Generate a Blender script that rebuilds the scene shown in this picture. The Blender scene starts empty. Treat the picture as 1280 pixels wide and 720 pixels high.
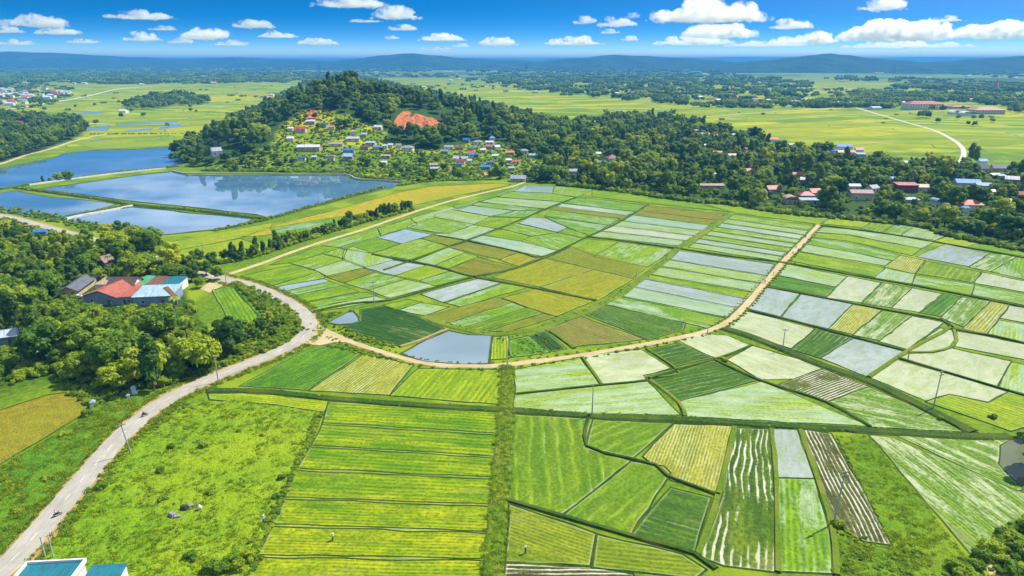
# A drone view over rice fields, ponds, a wooded hill and a village, built object by object.
CLOUD_DENS = .015
HAZE_COL = (.10, .43, 1.0); HAZE_DENS = 1.15e-4
SKY_POW = 1.25; SKY_STRETCH = 17.0; SKY_SAT = 1.5; SKY_HUE = .497; SKY_STR = .115; SUN_STR = 5.0; EXPO = .54
import bpy, math, random, bisect
import numpy as np
from mathutils import Vector, Matrix
rnd = random.Random(7)
R = math.radians
scene = bpy.context.scene
COL = scene.collection
# ------------------------------------------------------------------ camera model
H = 90.0
F = 1280 * 24 / 36.0
PITCH = math.atan((360 - 75) / F)
CP, SP = math.cos(PITCH), math.sin(PITCH)

def ray(u, v):
    x, yv = (u - 640) / F, (360 - v) / F
    return (x, CP + yv * SP, -SP + yv * CP)

def proj(x, y, z):
    d = y * CP + (H - z) * SP
    if d < 1: return (-9999, -9999)
    up = y * SP - (H - z) * CP
    return (640 + F * x / d, 360 - F * up / d)

# hill: crest table, u, tree-top v, distance along y
CREST = [(243, 196, 640), (256, 178, 645), (270, 167, 655), (300, 151, 690), (330, 138, 730), (345, 128, 755), (360, 118, 780), (385, 106, 815), (400, 98, 835),
         (420, 91, 850), (435, 92, 855), (450, 97, 860), (480, 106, 860), (510, 112, 860), (540, 119, 855), (570, 124, 850),
         (600, 131, 840), (640, 142, 820), (680, 153, 800), (720, 160, 780), (770, 175, 760)]
_ca, _cd, _cz = [], [], []
for u, v, d in CREST:
    r_ = ray(u, v)
    _ca.append(r_[0] / r_[1]); _cd.append(d); _cz.append(max(0.0, H + d * r_[2] / r_[1] - 11))
_cz[0] = 0; _cz[-1] = 0
def lerp_tab(a):
    if a <= _ca[0] or a >= _ca[-1]: return None
    i = bisect.bisect_right(_ca, a) - 1
    t = (a - _ca[i]) / (_ca[i + 1] - _ca[i])
    return _cd[i] + t * (_cd[i + 1] - _cd[i]), _cz[i] + t * (_cz[i + 1] - _cz[i])
def sst(t):
    t = min(1, max(0, t)); return t * t * (3 - 2 * t)
def hgt(x, y):
    if y < 560 or y > 1200: return 0.0
    c = lerp_tab(x / y)
    if not c: return 0.0
    d, z = c
    y0 = min(585.0, d - 40)
    if y <= d: return z * sst((y - y0) / (d - y0) * 0.92 + 0.04 * 0) if y > y0 else 0.0
    k = sst((d - y0) / (d - y0) * 0.92)
    return z * k * (1 - sst((y - d) / 260.0))

def at(u, v, e=0.0):
    """point on the terrain (raised by e) seen at pixel u,v"""
    dx, dy, dz = ray(u, v)
    if dz > -1e-4: dz = -1e-4
    tflat = (H - e) / -dz
    y = tflat * dy
    if lerp_tab(dx / dy) and y > 540:
        t = 540.0 / dy
        st = 2.0
        while t * dy < min(y, 1250):
            if H + t * dz <= hgt(t * dx, t * dy) + e: break
            t += st
        else:
            t = tflat
        return (t * dx, t * dy, H + t * dz)
    return (tflat * dx, tflat * dy, e)
def G(u, v):
    p = at(u, v); return (p[0], p[1])
def inside(poly, x, y):
    c = False; n = len(poly); j = n - 1
    for i in range(n):
        xi, yi = poly[i]; xj, yj = poly[j]
        if (yi > y) != (yj > y) and x < (xj - xi) * (y - yi) / (yj - yi) + xi: c = not c
        j = i
    return c

# ------------------------------------------------------------------ object helpers
def mesh_obj(name, verts, faces, mat=None, parent=None, smooth=False, mats=None, fmat=None):
    me = bpy.data.meshes.new(name)
    me.from_pydata([tuple(v) for v in verts], [], [tuple(f) for f in faces])
    if mats:
        for m in mats: me.materials.append(m)
        if fmat is not None: me.polygons.foreach_set('material_index', fmat)
    elif mat: me.materials.append(mat)
    if smooth: me.polygons.foreach_set('use_smooth', [True] * len(me.polygons))
    me.update()
    o = bpy.data.objects.new(name, me); COL.objects.link(o)
    if parent: o.parent = parent
    return o
def empty(name, loc, rz=0.0):
    o = bpy.data.objects.new(name, None); COL.objects.link(o)
    o.location = loc; o.rotation_euler = (0, 0, rz); o.empty_display_size = .5
    return o
def tag(o, label=None, cat=None, group=None, kind=None):
    if label: o['label'] = label
    if cat: o['category'] = cat
    if group: o['group'] = group
    if kind: o['kind'] = kind
    return o
def struct(o): o['kind'] = 'structure'; return o

class MB:
    def __init__(s): s.v = []; s.f = []
    def box(s, c, d, rz=0.0, taper=1.0):
        n = len(s.v); cx, cy, cz = c; dx, dy, dz = d[0] / 2, d[1] / 2, d[2] / 2
        ca, sa = math.cos(rz), math.sin(rz)
        for k in (-1, 1):
            t = taper if k > 0 else 1
            for (a, b) in ((-1, -1), (1, -1), (1, 1), (-1, 1)):
                x, y = a * dx * t, b * dy * t
                s.v.append((cx + x * ca - y * sa, cy + x * sa + y * ca, cz + k * dz))
        s.f += [tuple(n + i for i in q) for q in ((3, 2, 1, 0), (4, 5, 6, 7), (0, 1, 5, 4), (1, 2, 6, 5), (2, 3, 7, 6), (3, 0, 4, 7))]
        return s
    def tube(s, p, q, r0, r1=None, n=8, cap=True):
        r1 = r0 if r1 is None else r1
        p, q = Vector(p), Vector(q); ax = (q - p)
        if ax.length < 1e-6: return s
        ax.normalize(); a = ax.orthogonal().normalized(); b = ax.cross(a)
        k = len(s.v)
        for (c, r) in ((p, r0), (q, r1)):
            for i in range(n):
                t = 2 * math.pi * i / n
                s.v.append(tuple(c + (a * math.cos(t) + b * math.sin(t)) * r))
        for i in range(n):
            j = (i + 1) % n
            s.f.append((k + i, k + j, k + n + j, k + n + i))
        if cap:
            s.f.append(tuple(k + i for i in reversed(range(n)))); s.f.append(tuple(k + n + i for i in range(n)))
        return s
    def chain(s, pts, rads, n=8):
        for i in range(len(pts) - 1): s.tube(pts[i], pts[i + 1], rads[i], rads[i + 1], n)
        return s
    def poly(s, pts):
        n = len(s.v); s.v += [tuple(p) for p in pts]; s.f.append(tuple(range(n, n + len(pts)))); return s
    def prism(s, pts2, z0, z1):
        n = len(s.v); m = len(pts2)
        s.v += [(p[0], p[1], z0) for p in pts2] + [(p[0], p[1], z1) for p in pts2]
        s.f.append(tuple(n + i for i in reversed(range(m)))); s.f.append(tuple(n + m + i for i in range(m)))
        for i in range(m):
            j = (i + 1) % m; s.f.append((n + i, n + j, n + m + j, n + m + i))
        return s
    def ball(s, c, r, seg=8, ring=6, sc=(1, 1, 1)):
        n = len(s.v)
        s.v.append((c[0], c[1], c[2] + r * sc[2]))
        for i in range(1, ring):
            th = math.pi * i / ring
            for j in range(seg):
                ph = 2 * math.pi * j / seg
                s.v.append((c[0] + r * sc[0] * math.sin(th) * math.cos(ph), c[1] + r * sc[1] * math.sin(th) * math.sin(ph), c[2] + r * sc[2] * math.cos(th)))
        s.v.append((c[0], c[1], c[2] - r * sc[2])); L = len(s.v) - 1
        for j in range(seg):
            k = (j + 1) % seg
            s.f.append((n, n + 1 + j, n + 1 + k))
            for i in range(ring - 2):
                a = n + 1 + i * seg
                s.f.append((a + j, a + seg + j, a + seg + k, a + k))
            a = n + 1 + (ring - 2) * seg
            s.f.append((a + j, L, a + k))
        return s
    def wheel(s, c, R_, r_, ax='y', seg=14, n=6):
        k = len(s.v)
        for i in range(seg):
            t = 2 * math.pi * i / seg
            for j in range(n):
                q = 2 * math.pi * j / n
                rr = R_ + r_ * math.cos(q); h = r_ * math.sin(q)
                s.v.append((c[0] + rr * math.cos(t), c[1] + h, c[2] + rr * math.sin(t)))
        for i in range(seg):
            for j in range(n):
                i2, j2 = (i + 1) % seg, (j + 1) % n
                s.f.append((k + i * n + j, k + i * n + j2, k + i2 * n + j2, k + i2 * n + j))
        return s
    def build(s, name, mat, parent=None, smooth=False):
        return mesh_obj(name, s.v, s.f, mat, parent, smooth)

# ------------------------------------------------------------------ materials
class NT:
    def __init__(s, name):
        s.m = bpy.data.materials.new(name); s.m.use_nodes = True
        s.t = s.m.node_tree; s.t.nodes.clear()
        s.out = s.t.nodes.new('ShaderNodeOutputMaterial')
    def n(s, typ, **kw):
        nd = s.t.nodes.new(typ)
        ins = kw.pop('ins', {})
        for k, v in kw.items(): setattr(nd, k, v)
        for k, v in ins.items():
            if isinstance(v, bpy.types.NodeSocket): s.t.links.new(v, nd.inputs[k])
            else: nd.inputs[k].default_value = v
        return nd
    def link(s, a, b): s.t.links.new(a, b)
    def math(s, op, a, b=None, c=None, clamp=False):
        nd = s.t.nodes.new('ShaderNodeMath'); nd.operation = op; nd.use_clamp = clamp
        for i, v in enumerate((a, b, c)):
            if v is None: continue
            if isinstance(v, bpy.types.NodeSocket): s.t.links.new(v, nd.inputs[i])
            else: nd.inputs[i].default_value = v
        return nd.outputs[0]
    def mix(s, f, a, b, blend='MIX'):
        nd = s.t.nodes.new('ShaderNodeMix'); nd.data_type = 'RGBA'; nd.blend_type = blend
        for sock, v in ((nd.inputs[0], f), (nd.inputs[6], a), (nd.inputs[7], b)):
            if isinstance(v, bpy.types.NodeSocket): s.t.links.new(v, sock)
            elif isinstance(v, (int, float)): sock.default_value = v
            else: sock.default_value = (*v, 1) if len(v) == 3 else v
        return nd.outputs[2]
    def rng(s, v, a, b, c=0.0, d=1.0, smooth=True):
        nd = s.t.nodes.new('ShaderNodeMapRange'); nd.interpolation_type = 'SMOOTHSTEP' if smooth else 'LINEAR'
        s.t.links.new(v, nd.inputs[0])
        for i, q in enumerate((a, b, c, d)): nd.inputs[i + 1].default_value = q
        return nd.outputs[0]
    def noise(s, vec, scale, detail=2.0, rough=.5, dist=0.0):
        nd = s.t.nodes.new('ShaderNodeTexNoise'); s.t.links.new(vec, nd.inputs['Vector'])
        nd.inputs['Scale'].default_value = scale; nd.inputs['Detail'].default_value = detail
        nd.inputs['Roughness'].default_value = rough; nd.inputs['Distortion'].default_value = dist
        return nd.outputs[0]
    def scaled(s, vec, sc, rot=0.0):
        nd = s.t.nodes.new('ShaderNodeMapping'); s.t.links.new(vec, nd.inputs[0])
        nd.inputs['Scale'].default_value = sc; nd.inputs['Rotation'].default_value = (0, 0, rot)
        return nd.outputs[0]
    def bump(s, h, strength=.5, dist=.1):
        nd = s.t.nodes.new('ShaderNodeBump'); s.t.links.new(h, nd.inputs['Height'])
        nd.inputs['Strength'].default_value = strength; nd.inputs['Distance'].default_value = dist
        return nd.outputs[0]
    def bsdf(s, col, rough=.8, spec=.3, normal=None, **kw):
        nd = s.t.nodes.new('ShaderNodeBsdfPrincipled')
        for k, v in (('Base Color', col), ('Roughness', rough), ('Specular IOR Level', spec)):
            if isinstance(v, bpy.types.NodeSocket): s.t.links.new(v, nd.inputs[k])
            elif isinstance(v, (int, float)): nd.inputs[k].default_value = v
            else: nd.inputs[k].default_value = (*v, 1)
        for k, v in kw.items(): nd.inputs[k.replace('_', ' ')].default_value = v
        if normal: s.t.links.new(normal, nd.inputs['Normal'])
        s.t.links.new(nd.outputs[0], s.out.inputs[0])
        return nd
    def pos(s): return s.t.nodes.new('ShaderNodeNewGeometry').outputs['Position']
    def objc(s): return s.t.nodes.new('ShaderNodeTexCoord').outputs['Object']
    def rand(s): return s.t.nodes.new('ShaderNodeObjectInfo').outputs['Random']

def plain_mat(name, col, rough=.7, var=.25, scale=1.0, spec=.3, metallic=0.0):
    t = NT(name); p = t.objc()
    n1 = t.noise(p, scale, 4, .6)
    c = t.mix(t.rng(n1, .3, .7), [q * (1 - var) for q in col], [min(1, q * (1 + var)) for q in col])
    c = t.mix(t.math('MULTIPLY', t.rand(), .35), c, [q * .75 for q in col])
    t.bsdf(c, rough, spec, Metallic=metallic); return t.m

def sheet_roof(name, col, rough=.45, var=.2, period=.35):
    """painted corrugated metal / tile: ridges by bump, streaks of dirt running down"""
    t = NT(name); p = t.objc()
    sx = t.n('ShaderNodeSeparateXYZ', ins={0: p})
    w = t.math('SINE', t.math('MULTIPLY', sx.outputs[0], 6.283 / period))
    n1 = t.noise(t.scaled(p, (1.6, .22, .22)), 1.0, 5, .7)
    n2 = t.noise(p, .35, 4, .65)
    c = t.mix(t.rng(n1, .38, .66), col, [q * .55 + .012 for q in col])
    c = t.mix(t.rng(t.noise(p, .8, 4, .7), .58, .74, 0, .4), c, (.17, .10, .06))
    c = t.mix(t.rng(n2, .45, .7, 0, .45), c, [min(1, q * 1.2) for q in col])
    t.bsdf(c, rough, .35, t.bump(w, .35, .05)); return t.m

def leaf_mat(name, dark, light, trans=.35):
    t = NT(name); p = t.objc()
    n1 = t.noise(p, .45, 3, .6)
    n2 = t.noise(p, 2.2, 2, .6)
    f = t.math('ADD', t.math('MULTIPLY', n1, .65), t.math('MULTIPLY', n2, .35))
    c = t.mix(t.rng(f, .36, .64), dark, light)
    r = t.rand()
    c = t.mix(t.rng(r, .0, 1.0, 0, .55, False), c, [dark[0] * .9, dark[1] * .85, dark[2] * .9])
    w = t.n('ShaderNodeTexWhiteNoise', noise_dimensions='1D', ins={'W': t.math('MULTIPLY', r, 91.7)}).outputs[0]
    c = t.mix(t.rng(w, .40, 1.0, 0, .95, False), c, [light[0] * 1.75, light[1] * 1.30, light[2]])
    d = t.n('ShaderNodeBsdfPrincipled', ins={'Roughness': .55, 'Specular IOR Level': .25}); t.link(c, d.inputs['Base Color'])
    tr = t.n('ShaderNodeBsdfTranslucent'); t.link(t.mix(.5, c, [light[0] * 1.6, light[1] * 1.3, light[2]]), tr.inputs[0])
    ms = t.n('ShaderNodeMixShader', ins={0: trans}); t.link(d.outputs[0], ms.inputs[1]); t.link(tr.outputs[0], ms.inputs[2])
    t.link(ms.outputs[0], t.out.inputs[0]); return t.m

M = {}
M['leaf_dark'] = leaf_mat('leaves_dark', (.036, .105, .006), (.120, .245, .010), .36)
M['leaf_mid'] = leaf_mat('leaves_mid', (.070, .165, .006), (.225, .37, .012), .36)
M['leaf_bright'] = leaf_mat('leaves_bright', (.15, .26, .010), (.33, .46, .02), .36)
M['leaf_shrub'] = leaf_mat('leaves_shrub', (.075, .18, .006), (.235, .39, .010), .36)
M['leaf_grass'] = leaf_mat('leaves_grass', (.12, .26, .005), (.29, .42, .010), .45)
M['bark'] = plain_mat('bark', (.11, .085, .06), .9, .4, 3)
M['concrete'] = plain_mat('concrete', (.42, .40, .36), .85, .2, .6)
M['concrete_pale'] = plain_mat('concrete_pale', (.55, .53, .48), .85, .15, .5)
M['white'] = plain_mat('white_paint', (.74, .74, .72), .7, .1, .5)
M['cream'] = plain_mat('cream_paint', (.62, .56, .42), .75, .15, .5)
M['bluegrey'] = plain_mat('blue_grey_render', (.23, .30, .38), .8, .15, .5)
M['tanwall'] = plain_mat('tan_render', (.50, .38, .24), .8, .2, .5)
M['maroon'] = plain_mat('maroon_paint', (.20, .07, .06), .7, .2, .5)
M['glass'] = plain_mat('window_glass', (.03, .04, .05), .08, .1, 1, .6)
M['wood'] = plain_mat('door_wood', (.14, .08, .045), .7, .3, 2)
M['bluepaint'] = plain_mat('blue_door_paint', (.06, .16, .34), .6, .2, 1)
M['black'] = plain_mat('black_rubber', (.02, .02, .02), .6, .2, 4)
M['darkmetal'] = plain_mat('dark_metal', (.09, .09, .10), .45, .2, 3, .5, .6)
M['skin'] = plain_mat('skin', (.36, .21, .14), .6, .1, 4)
M['rock'] = plain_mat('rock', (.27, .26, .24), .9, .35, 1.5)
ROOF = {
 'faded red': (.43, .12, .075),
 'red': (.50, .065, .045), 'orange': (.52, .15, .05), 'tan': (.47, .33, .21), 'rust': (.20, .095, .06), 'maroon': (.22, .08, .07), 'pink': (.52, .22, .17),
 'brown': (.115, .075, .052), 'grey': (.32, .36, .40), 'dark grey': (.13, .145, .16), 'slate': (.10, .14, .18), 'white': (.70, .70, .69), 'blue': (.02, .19, .62),
 'light blue': (.36, .50, .57), 'teal': (.014, .17, .22), 'green': (.09, .36, .17), 'pale': (.50, .57, .62), 'dark blue': (.05, .12, .27),
}
for k, c in ROOF.items(): M['roof_' + k] = sheet_roof('roof_' + k.replace(' ', '_'), c)
# ------------------------------------------------------------------ paddy materials
def paddy(name, c1, c2, c3, water, cover, aN1=.5, aN2=.35, aN3=.15, aRow=0.0, spacing=1.2, wob=1.5, wide=.14, wrough=.20, wspec=.36, edgewet=.45, mud=.5, n1=(.04, .10), n2=(.03, .5), a4=.30, sharp=1.0):
    """rice and silty water mixed along the rows: UV u runs along the rows, v across, in metres"""
    t = NT(name)
    uv = t.n('ShaderNodeUVMap', uv_map='UVMap').outputs[0]
    off = t.n('ShaderNodeVectorMath', operation='SCALE', ins={0: (371.0, 219.0, 0), 'Scale': t.rand()}).outputs[0]
    uv = t.n('ShaderNodeVectorMath', operation='ADD', ins={0: uv, 1: off}).outputs[0]
    N1 = t.noise(t.scaled(uv, (n1[0], n1[1], 1)), 1, 3, .6, .6)
    N2 = t.noise(t.scaled(uv, (n2[0], n2[1], 1)), 1, 3, .6, .2)
    N3 = t.noise(uv, 1.1, 3, .7)
    N4 = t.noise(t.scaled(uv, (.16, .34, 1)), 1, 5, .72, .4)
    sx = t.n('ShaderNodeSeparateXYZ', ins={0: uv})
    Nw = t.noise(t.scaled(uv, (.03, .07, 1)), 1, 3, .55)
    Nb = t.noise(t.scaled(uv, (.045, .11, 1)), 1, 4, .65)
    ph = t.math('ADD', t.math('MULTIPLY', sx.outputs[1], t.math('MULTIPLY', 6.2832 / spacing, t.math('MULTIPLY_ADD', t.rand(), .7, .7))), t.math('MULTIPLY', Nw, wob * 6.2832))
    ph = t.math('ADD', ph, t.math('MULTIPLY', N4, 2.6))
    row = t.math('SUBTRACT', 1.0, t.math('POWER', t.math('MULTIPLY_ADD', t.math('SINE', ph), .5, .5), sharp))
    row = t.math('ADD', t.math('MULTIPLY', row, t.rng(Nb, .36, .56)), t.math('MULTIPLY_ADD', t.rng(Nb, .36, .56), -.62, .62))
    s = t.math('ADD', t.math('MULTIPLY', N1, aN1), t.math('MULTIPLY', N2, aN2))
    s = t.math('ADD', s, t.math('MULTIPLY', N3, aN3))
    s = t.math('ADD', s, t.math('MULTIPLY', row, aRow))
    s = t.math('ADD', s, t.math('MULTIPLY', N4, a4))
    tot = aN1 + aN2 + aN3 + aRow + a4
    thr = tot * (.5 + (.5 - cover) * .72)
    m = t.rng(s, thr - wide, thr + wide)
    rr = t.math('MULTIPLY_ADD', t.math('SUBTRACT', t.rand(), .5), .5, .5)
    col = t.mix(t.rng(N2, .32, .68), c1, c2)
    col = t.mix(t.rng(t.math('ADD', t.math('MULTIPLY', N1, .6), t.math('MULTIPLY', rr, .4)), .38, .66, 0, .8), col, c3)
    col = t.mix(t.rng(N4, .36, .66, 0, .55), col, [q * .62 for q in c1])
    fine = t.math('ADD', t.math('MULTIPLY', N3, .82), t.math('MULTIPLY', row, .18))
    col = t.mix(t.rng(fine, .42, .66, 0, .7), col, [q * .48 for q in c1])
    col = t.mix(t.rng(t.math('ADD', t.math('MULTIPLY', N1, .6), t.math('MULTIPLY', N4, .4)), .56, .66, 0, mud), col, (.25, .26, .09))
    wcol = t.mix(t.rng(N1, .35, .7), water, [q * .8 for q in water])
    wcol = t.mix(t.rng(N4, .40, .66, 0, .85), wcol, (water[0] * .66, water[1] * .78, water[2] * .38))
    wcol = t.mix(t.rng(N3, .45, .75, 0, .5), wcol, (water[0] * .6, water[1] * .66, water[2] * .5))
    eg = t.n('ShaderNodeAttribute', attribute_name='edge').outputs['Fac']
    es = t.math('ADD', eg, t.math('MULTIPLY', t.math('SUBTRACT', N3, .5), 1.5))
    em = t.math('MULTIPLY', t.rng(es, .40, .85), .85)
    m = t.math('MULTIPLY', m, t.math('SUBTRACT', 1.0, t.math('MULTIPLY', em, edgewet)))
    col2 = t.mix(m, wcol, col)
    gm = t.rng(t.math('ADD', eg, t.math('MULTIPLY', t.math('SUBTRACT', N4, .5), 2.2)), .85, 1.15)
    col2 = t.mix(gm, col2, (.085, .16, .008))
    rough = t.rng(m, 0, 1, wrough, .75, False)
    bh = t.math('MULTIPLY', t.math('ADD', row, N3), m)
    t.bsdf(col2, rough, t.rng(m, 0, 1, wspec, .12, False), t.bump(bh, .45, .3))
    return t.m
SILT = (.36, .45, .24); SILTW = (.47, .49, .28)
GR1, GR2, GR3 = (.085, .22, .005), (.17, .33, .004), (.28, .40, .005)
K = {}
K['flood'] = paddy('paddy_flooded', GR2, (.29, .38, .03), GR3, SILT, .33, aN1=.55, aN2=.55, n1=(.022, .13), n2=(.03, .40), a4=.2, wide=.12, wrough=.07, wspec=.65)
K['pale'] = paddy('paddy_thin_rice', GR2, (.33, .40, .04), GR3, SILT, .485, aN1=.55, aN2=.55, n1=(.022, .13), n2=(.03, .40), a4=.2, wide=.12, wrough=.08, wspec=.6)
K['half'] = paddy('paddy_patchy_rice', GR1, GR2, GR3, SILT, .575, aN1=.60, aN2=.45, n1=(.03, .12), n2=(.03, .40), a4=.25, wide=.11, wrough=.07, wspec=.65)
K['green'] = paddy('paddy_green_rice', (.09, .22, .005), (.20, .34, .006), (.31, .40, .008), SILT, .86, aN2=.5, n2=(.03, .36), wide=.12)
K['deep'] = paddy('paddy_deep_green', (.045, .15, .008), (.105, .255, .008), (.16, .31, .008), SILT, .87, aN2=.5, n2=(.025, .40), aRow=.12, wide=.12)
K['lime'] = paddy('paddy_lime_rice', (.17, .29, .005), (.31, .385, .007), (.37, .41, .010), SILTW, .88, aN2=.5, n2=(.03, .40), a4=.45)
K['bed'] = paddy('paddy_striped_bed', (.075, .21, .003), (.31, .38, .004), (.41, .42, .006), SILTW, 1.1, aN1=.4, aN2=.52, aN3=.2, n1=(.035, .17), n2=(.045, .30), a4=.6)
K['gold'] = paddy('paddy_ripening_rice', (.22, .235, .006), (.38, .34, .008), (.25, .30, .008), SILTW, 1.0, n1=(.03, .07), a4=.5)
K['olive'] = paddy('paddy_olive_stubble', (.15, .165, .010), (.27, .24, .014), (.20, .27, .010), SILT, .93, n1=(.03, .08), a4=.5)
K['cream'] = paddy('paddy_silt', (.27, .34, .05), (.40, .43, .12), (.42, .43, .10), SILTW, .36, aN3=.30, aN2=.45, n2=(.025, .35), wide=.15, wrough=.12, wspec=.45)
K['white'] = paddy('paddy_silt_blue', (.20, .31, .05), (.30, .37, .08), (.28, .37, .06), (.36, .40, .35), .36, aN3=.30, aN2=.45, n2=(.025, .35), wide=.14, wrough=.09, wspec=.6)
K['sky'] = paddy('paddy_open_water', GR2, GR3, GR3, (.34, .42, .46), .16, wrough=.06, wspec=.5)
K['rows'] = paddy('paddy_dark_rows', (.040, .11, .008), (.08, .18, .008), (.11, .21, .012), SILT, .78, aN1=.14, aN2=.16, aN3=.24, aRow=.50, a4=.34, spacing=1.6, wob=2.8, wide=.13, sharp=2)
K['rowsl'] = paddy('paddy_light_rows', (.10, .22, .006), (.19, .30, .010), (.29, .37, .012), SILTW, .86, aN1=.16, aN2=.1, aN3=.26, aRow=.55, a4=.30, spacing=2.8, wob=1.6, wide=.13, sharp=4)
K['rowsy'] = paddy('paddy_yellow_rows', (.22, .27, .015), (.37, .37, .04), (.44, .41, .06), SILTW, .62, aN1=.3, aN2=.3, aN3=.28, aRow=.22, spacing=.85, wob=1.4, wide=.17)
K['grassy'] = paddy('paddy_grassy', (.12, .20, .006), (.22, .29, .010), (.27, .30, .02), SILTW, .97, spacing=1.0, aRow=.12)
K['maze'] = paddy('paddy_mud_channels', (.035, .095, .006), (.13, .23, .006), (.25, .31, .010), (.54, .52, .42), .64, aN1=.06, aN2=.06, aN3=.30, aRow=.64, a4=.36, spacing=1.3, wob=5.2, wide=.13, sharp=1.5, wspec=.2)
K['mud'] = paddy('paddy_ploughed_mud', (.055, .060, .018), (.13, .15, .025), (.15, .20, .02), (.56, .52, .42), .62, aN1=.06, aN2=.08, aN3=.30, aRow=.60, a4=.40, spacing=1.15, wob=2.6, wide=.13, sharp=1.2, wspec=.2)
K['brown'] = paddy('paddy_brown_weeds', (.17, .17, .03), (.25, .23, .035), (.22, .24, .03), SILT, .84, aN1=.3, aN2=.3, aN3=.3, aRow=.1, wide=.12)
K['veg'] = paddy('vegetable_plot', (.022, .075, .008), (.04, .115, .008), (.05, .13, .010), SILT, 1.05, spacing=1.4, aRow=.25)
K['streak'] = paddy('paddy_streaky', (.075, .19, .010), (.14, .26, .012), (.20, .31, .02), SILTW, .56, aN1=.16, aN2=.60, aN3=.2, n2=(.03, .42), wide=.10)

def water_mat(name, col, rough=.03, deep=None, ior=1.6):
    t = NT(name); p = t.pos()
    n = t.noise(t.scaled(p, (.5, .5, .5)), 1, 3, .6)
    n2 = t.noise(t.scaled(p, (.012, .03, 1)), 1, 3, .6)
    c = t.mix(t.rng(n2, .35, .7), col, deep or [q * .75 for q in col])
    t.bsdf(c, rough, .5, t.bump(n, .03, .03), IOR=ior); return t.m
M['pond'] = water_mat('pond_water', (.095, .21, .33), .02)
M['silt_pond'] = water_mat('silt_pond_water', (.235, .31, .33), .06)
M['brown_pond'] = water_mat('brown_pond_water', (.15, .17, .085), .03, None, 1.33)

def ground_grass(name, a, b, c, sc=.15):
    t = NT(name); p = t.pos()
    n1 = t.noise(p, sc * .25, 3, .6); n2 = t.noise(p, sc * 4, 4, .65); n3 = t.noise(p, sc * 20, 2, .6)
    col = t.mix(t.rng(n2, .35, .65), a, b)
    col = t.mix(t.rng(n1, .42, .66), col, c)
    col = t.mix(t.rng(n3, .4, .75, 0, .6), col, [q * .5 for q in a])
    t.bsdf(col, .85, .15, t.bump(t.math('ADD', n2, n3), .8, .5)); return t.m
M['verge'] = ground_grass('verge_grass', (.09, .18, .006), (.18, .27, .008), (.23, .30, .010))
M['bund'] = ground_grass('bund_grass', (.028, .075, .006), (.065, .14, .008), (.11, .16, .014), .3)
M['bundlight'] = ground_grass('bund_light_grass', (.10, .20, .008), (.19, .28, .010), (.24, .28, .03), .3)
M['meadow'] = ground_grass('meadow_grass', (.115, .245, .005), (.19, .32, .006), (.25, .34, .007), .10)
M['grassfield'] = ground_grass('tall_grass', (.095, .22, .005), (.165, .295, .007), (.20, .31, .008), .2)
M['rough_green'] = ground_grass('rough_green', (.06, .17, .006), (.11, .245, .008), (.14, .27, .008), .12)
M['olivefield'] = ground_grass('olive_field', (.18, .17, .012), (.28, .24, .014), (.24, .26, .010), .10)
M['goldfield'] = ground_grass('gold_field', (.29, .25, .010), (.40, .33, .012), (.24, .29, .010), .06)
M['plainfield'] = ground_grass('yellow_green_field', (.19, .26, .008), (.31, .34, .010), (.17, .27, .010), .05)

def road_mat(name, a, b, stain, sc=.2):
    t = NT(name); p = t.pos()
    n1 = t.noise(p, sc, 4, .65); n2 = t.noise(p, sc * 14, 3, .6)
    uv = t.n('ShaderNodeUVMap', uv_map='UVMap').outputs[0]
    s = t.noise(t.scaled(uv, (.05, 1.3, 1)), 1, 3, .6)
    c = t.mix(t.rng(n1, .3, .7), a, b); c = t.mix(t.rng(s, .4, .7, 0, .5), c, stain)
    c = t.mix(t.rng(n2, .5, .8, 0, .35), c, [q * .6 for q in a])
    t.bsdf(c, .85, .2, t.bump(n2, .3, .05)); return t.m
M['asphalt'] = road_mat('worn_asphalt', (.33, .305, .25), (.42, .39, .325), (.27, .25, .205))
M['dirt'] = road_mat('dirt_track', (.42, .32, .16), (.53, .42, .24), (.33, .26, .11))
M['shoulder'] = road_mat('dirt_shoulder', (.34, .22, .09), (.40, .29, .13), (.18, .20, .04), .6)
M['pale_road'] = road_mat('concrete_road', (.48, .44, .37), (.58, .53, .45), (.40, .36, .29))
M['paint'] = plain_mat('road_paint', (.62, .60, .56), .8, .15, 2)

def soil_mat():
    t = NT('orange_soil'); p = t.pos()
    n1 = t.noise(t.scaled(p, (.25, .25, .05)), 1, 4, .65); n2 = t.noise(p, 1.2, 3, .6)
    c = t.mix(t.rng(n1, .35, .65), (.31, .085, .03), (.52, .20, .075)); c = t.mix(t.rng(n2, .5, .75, 0, .5), c, (.24, .08, .035))
    t.bsdf(c, .9, .15, t.bump(n1, .8, .8)); return t.m
M['soil'] = soil_mat()

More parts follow.
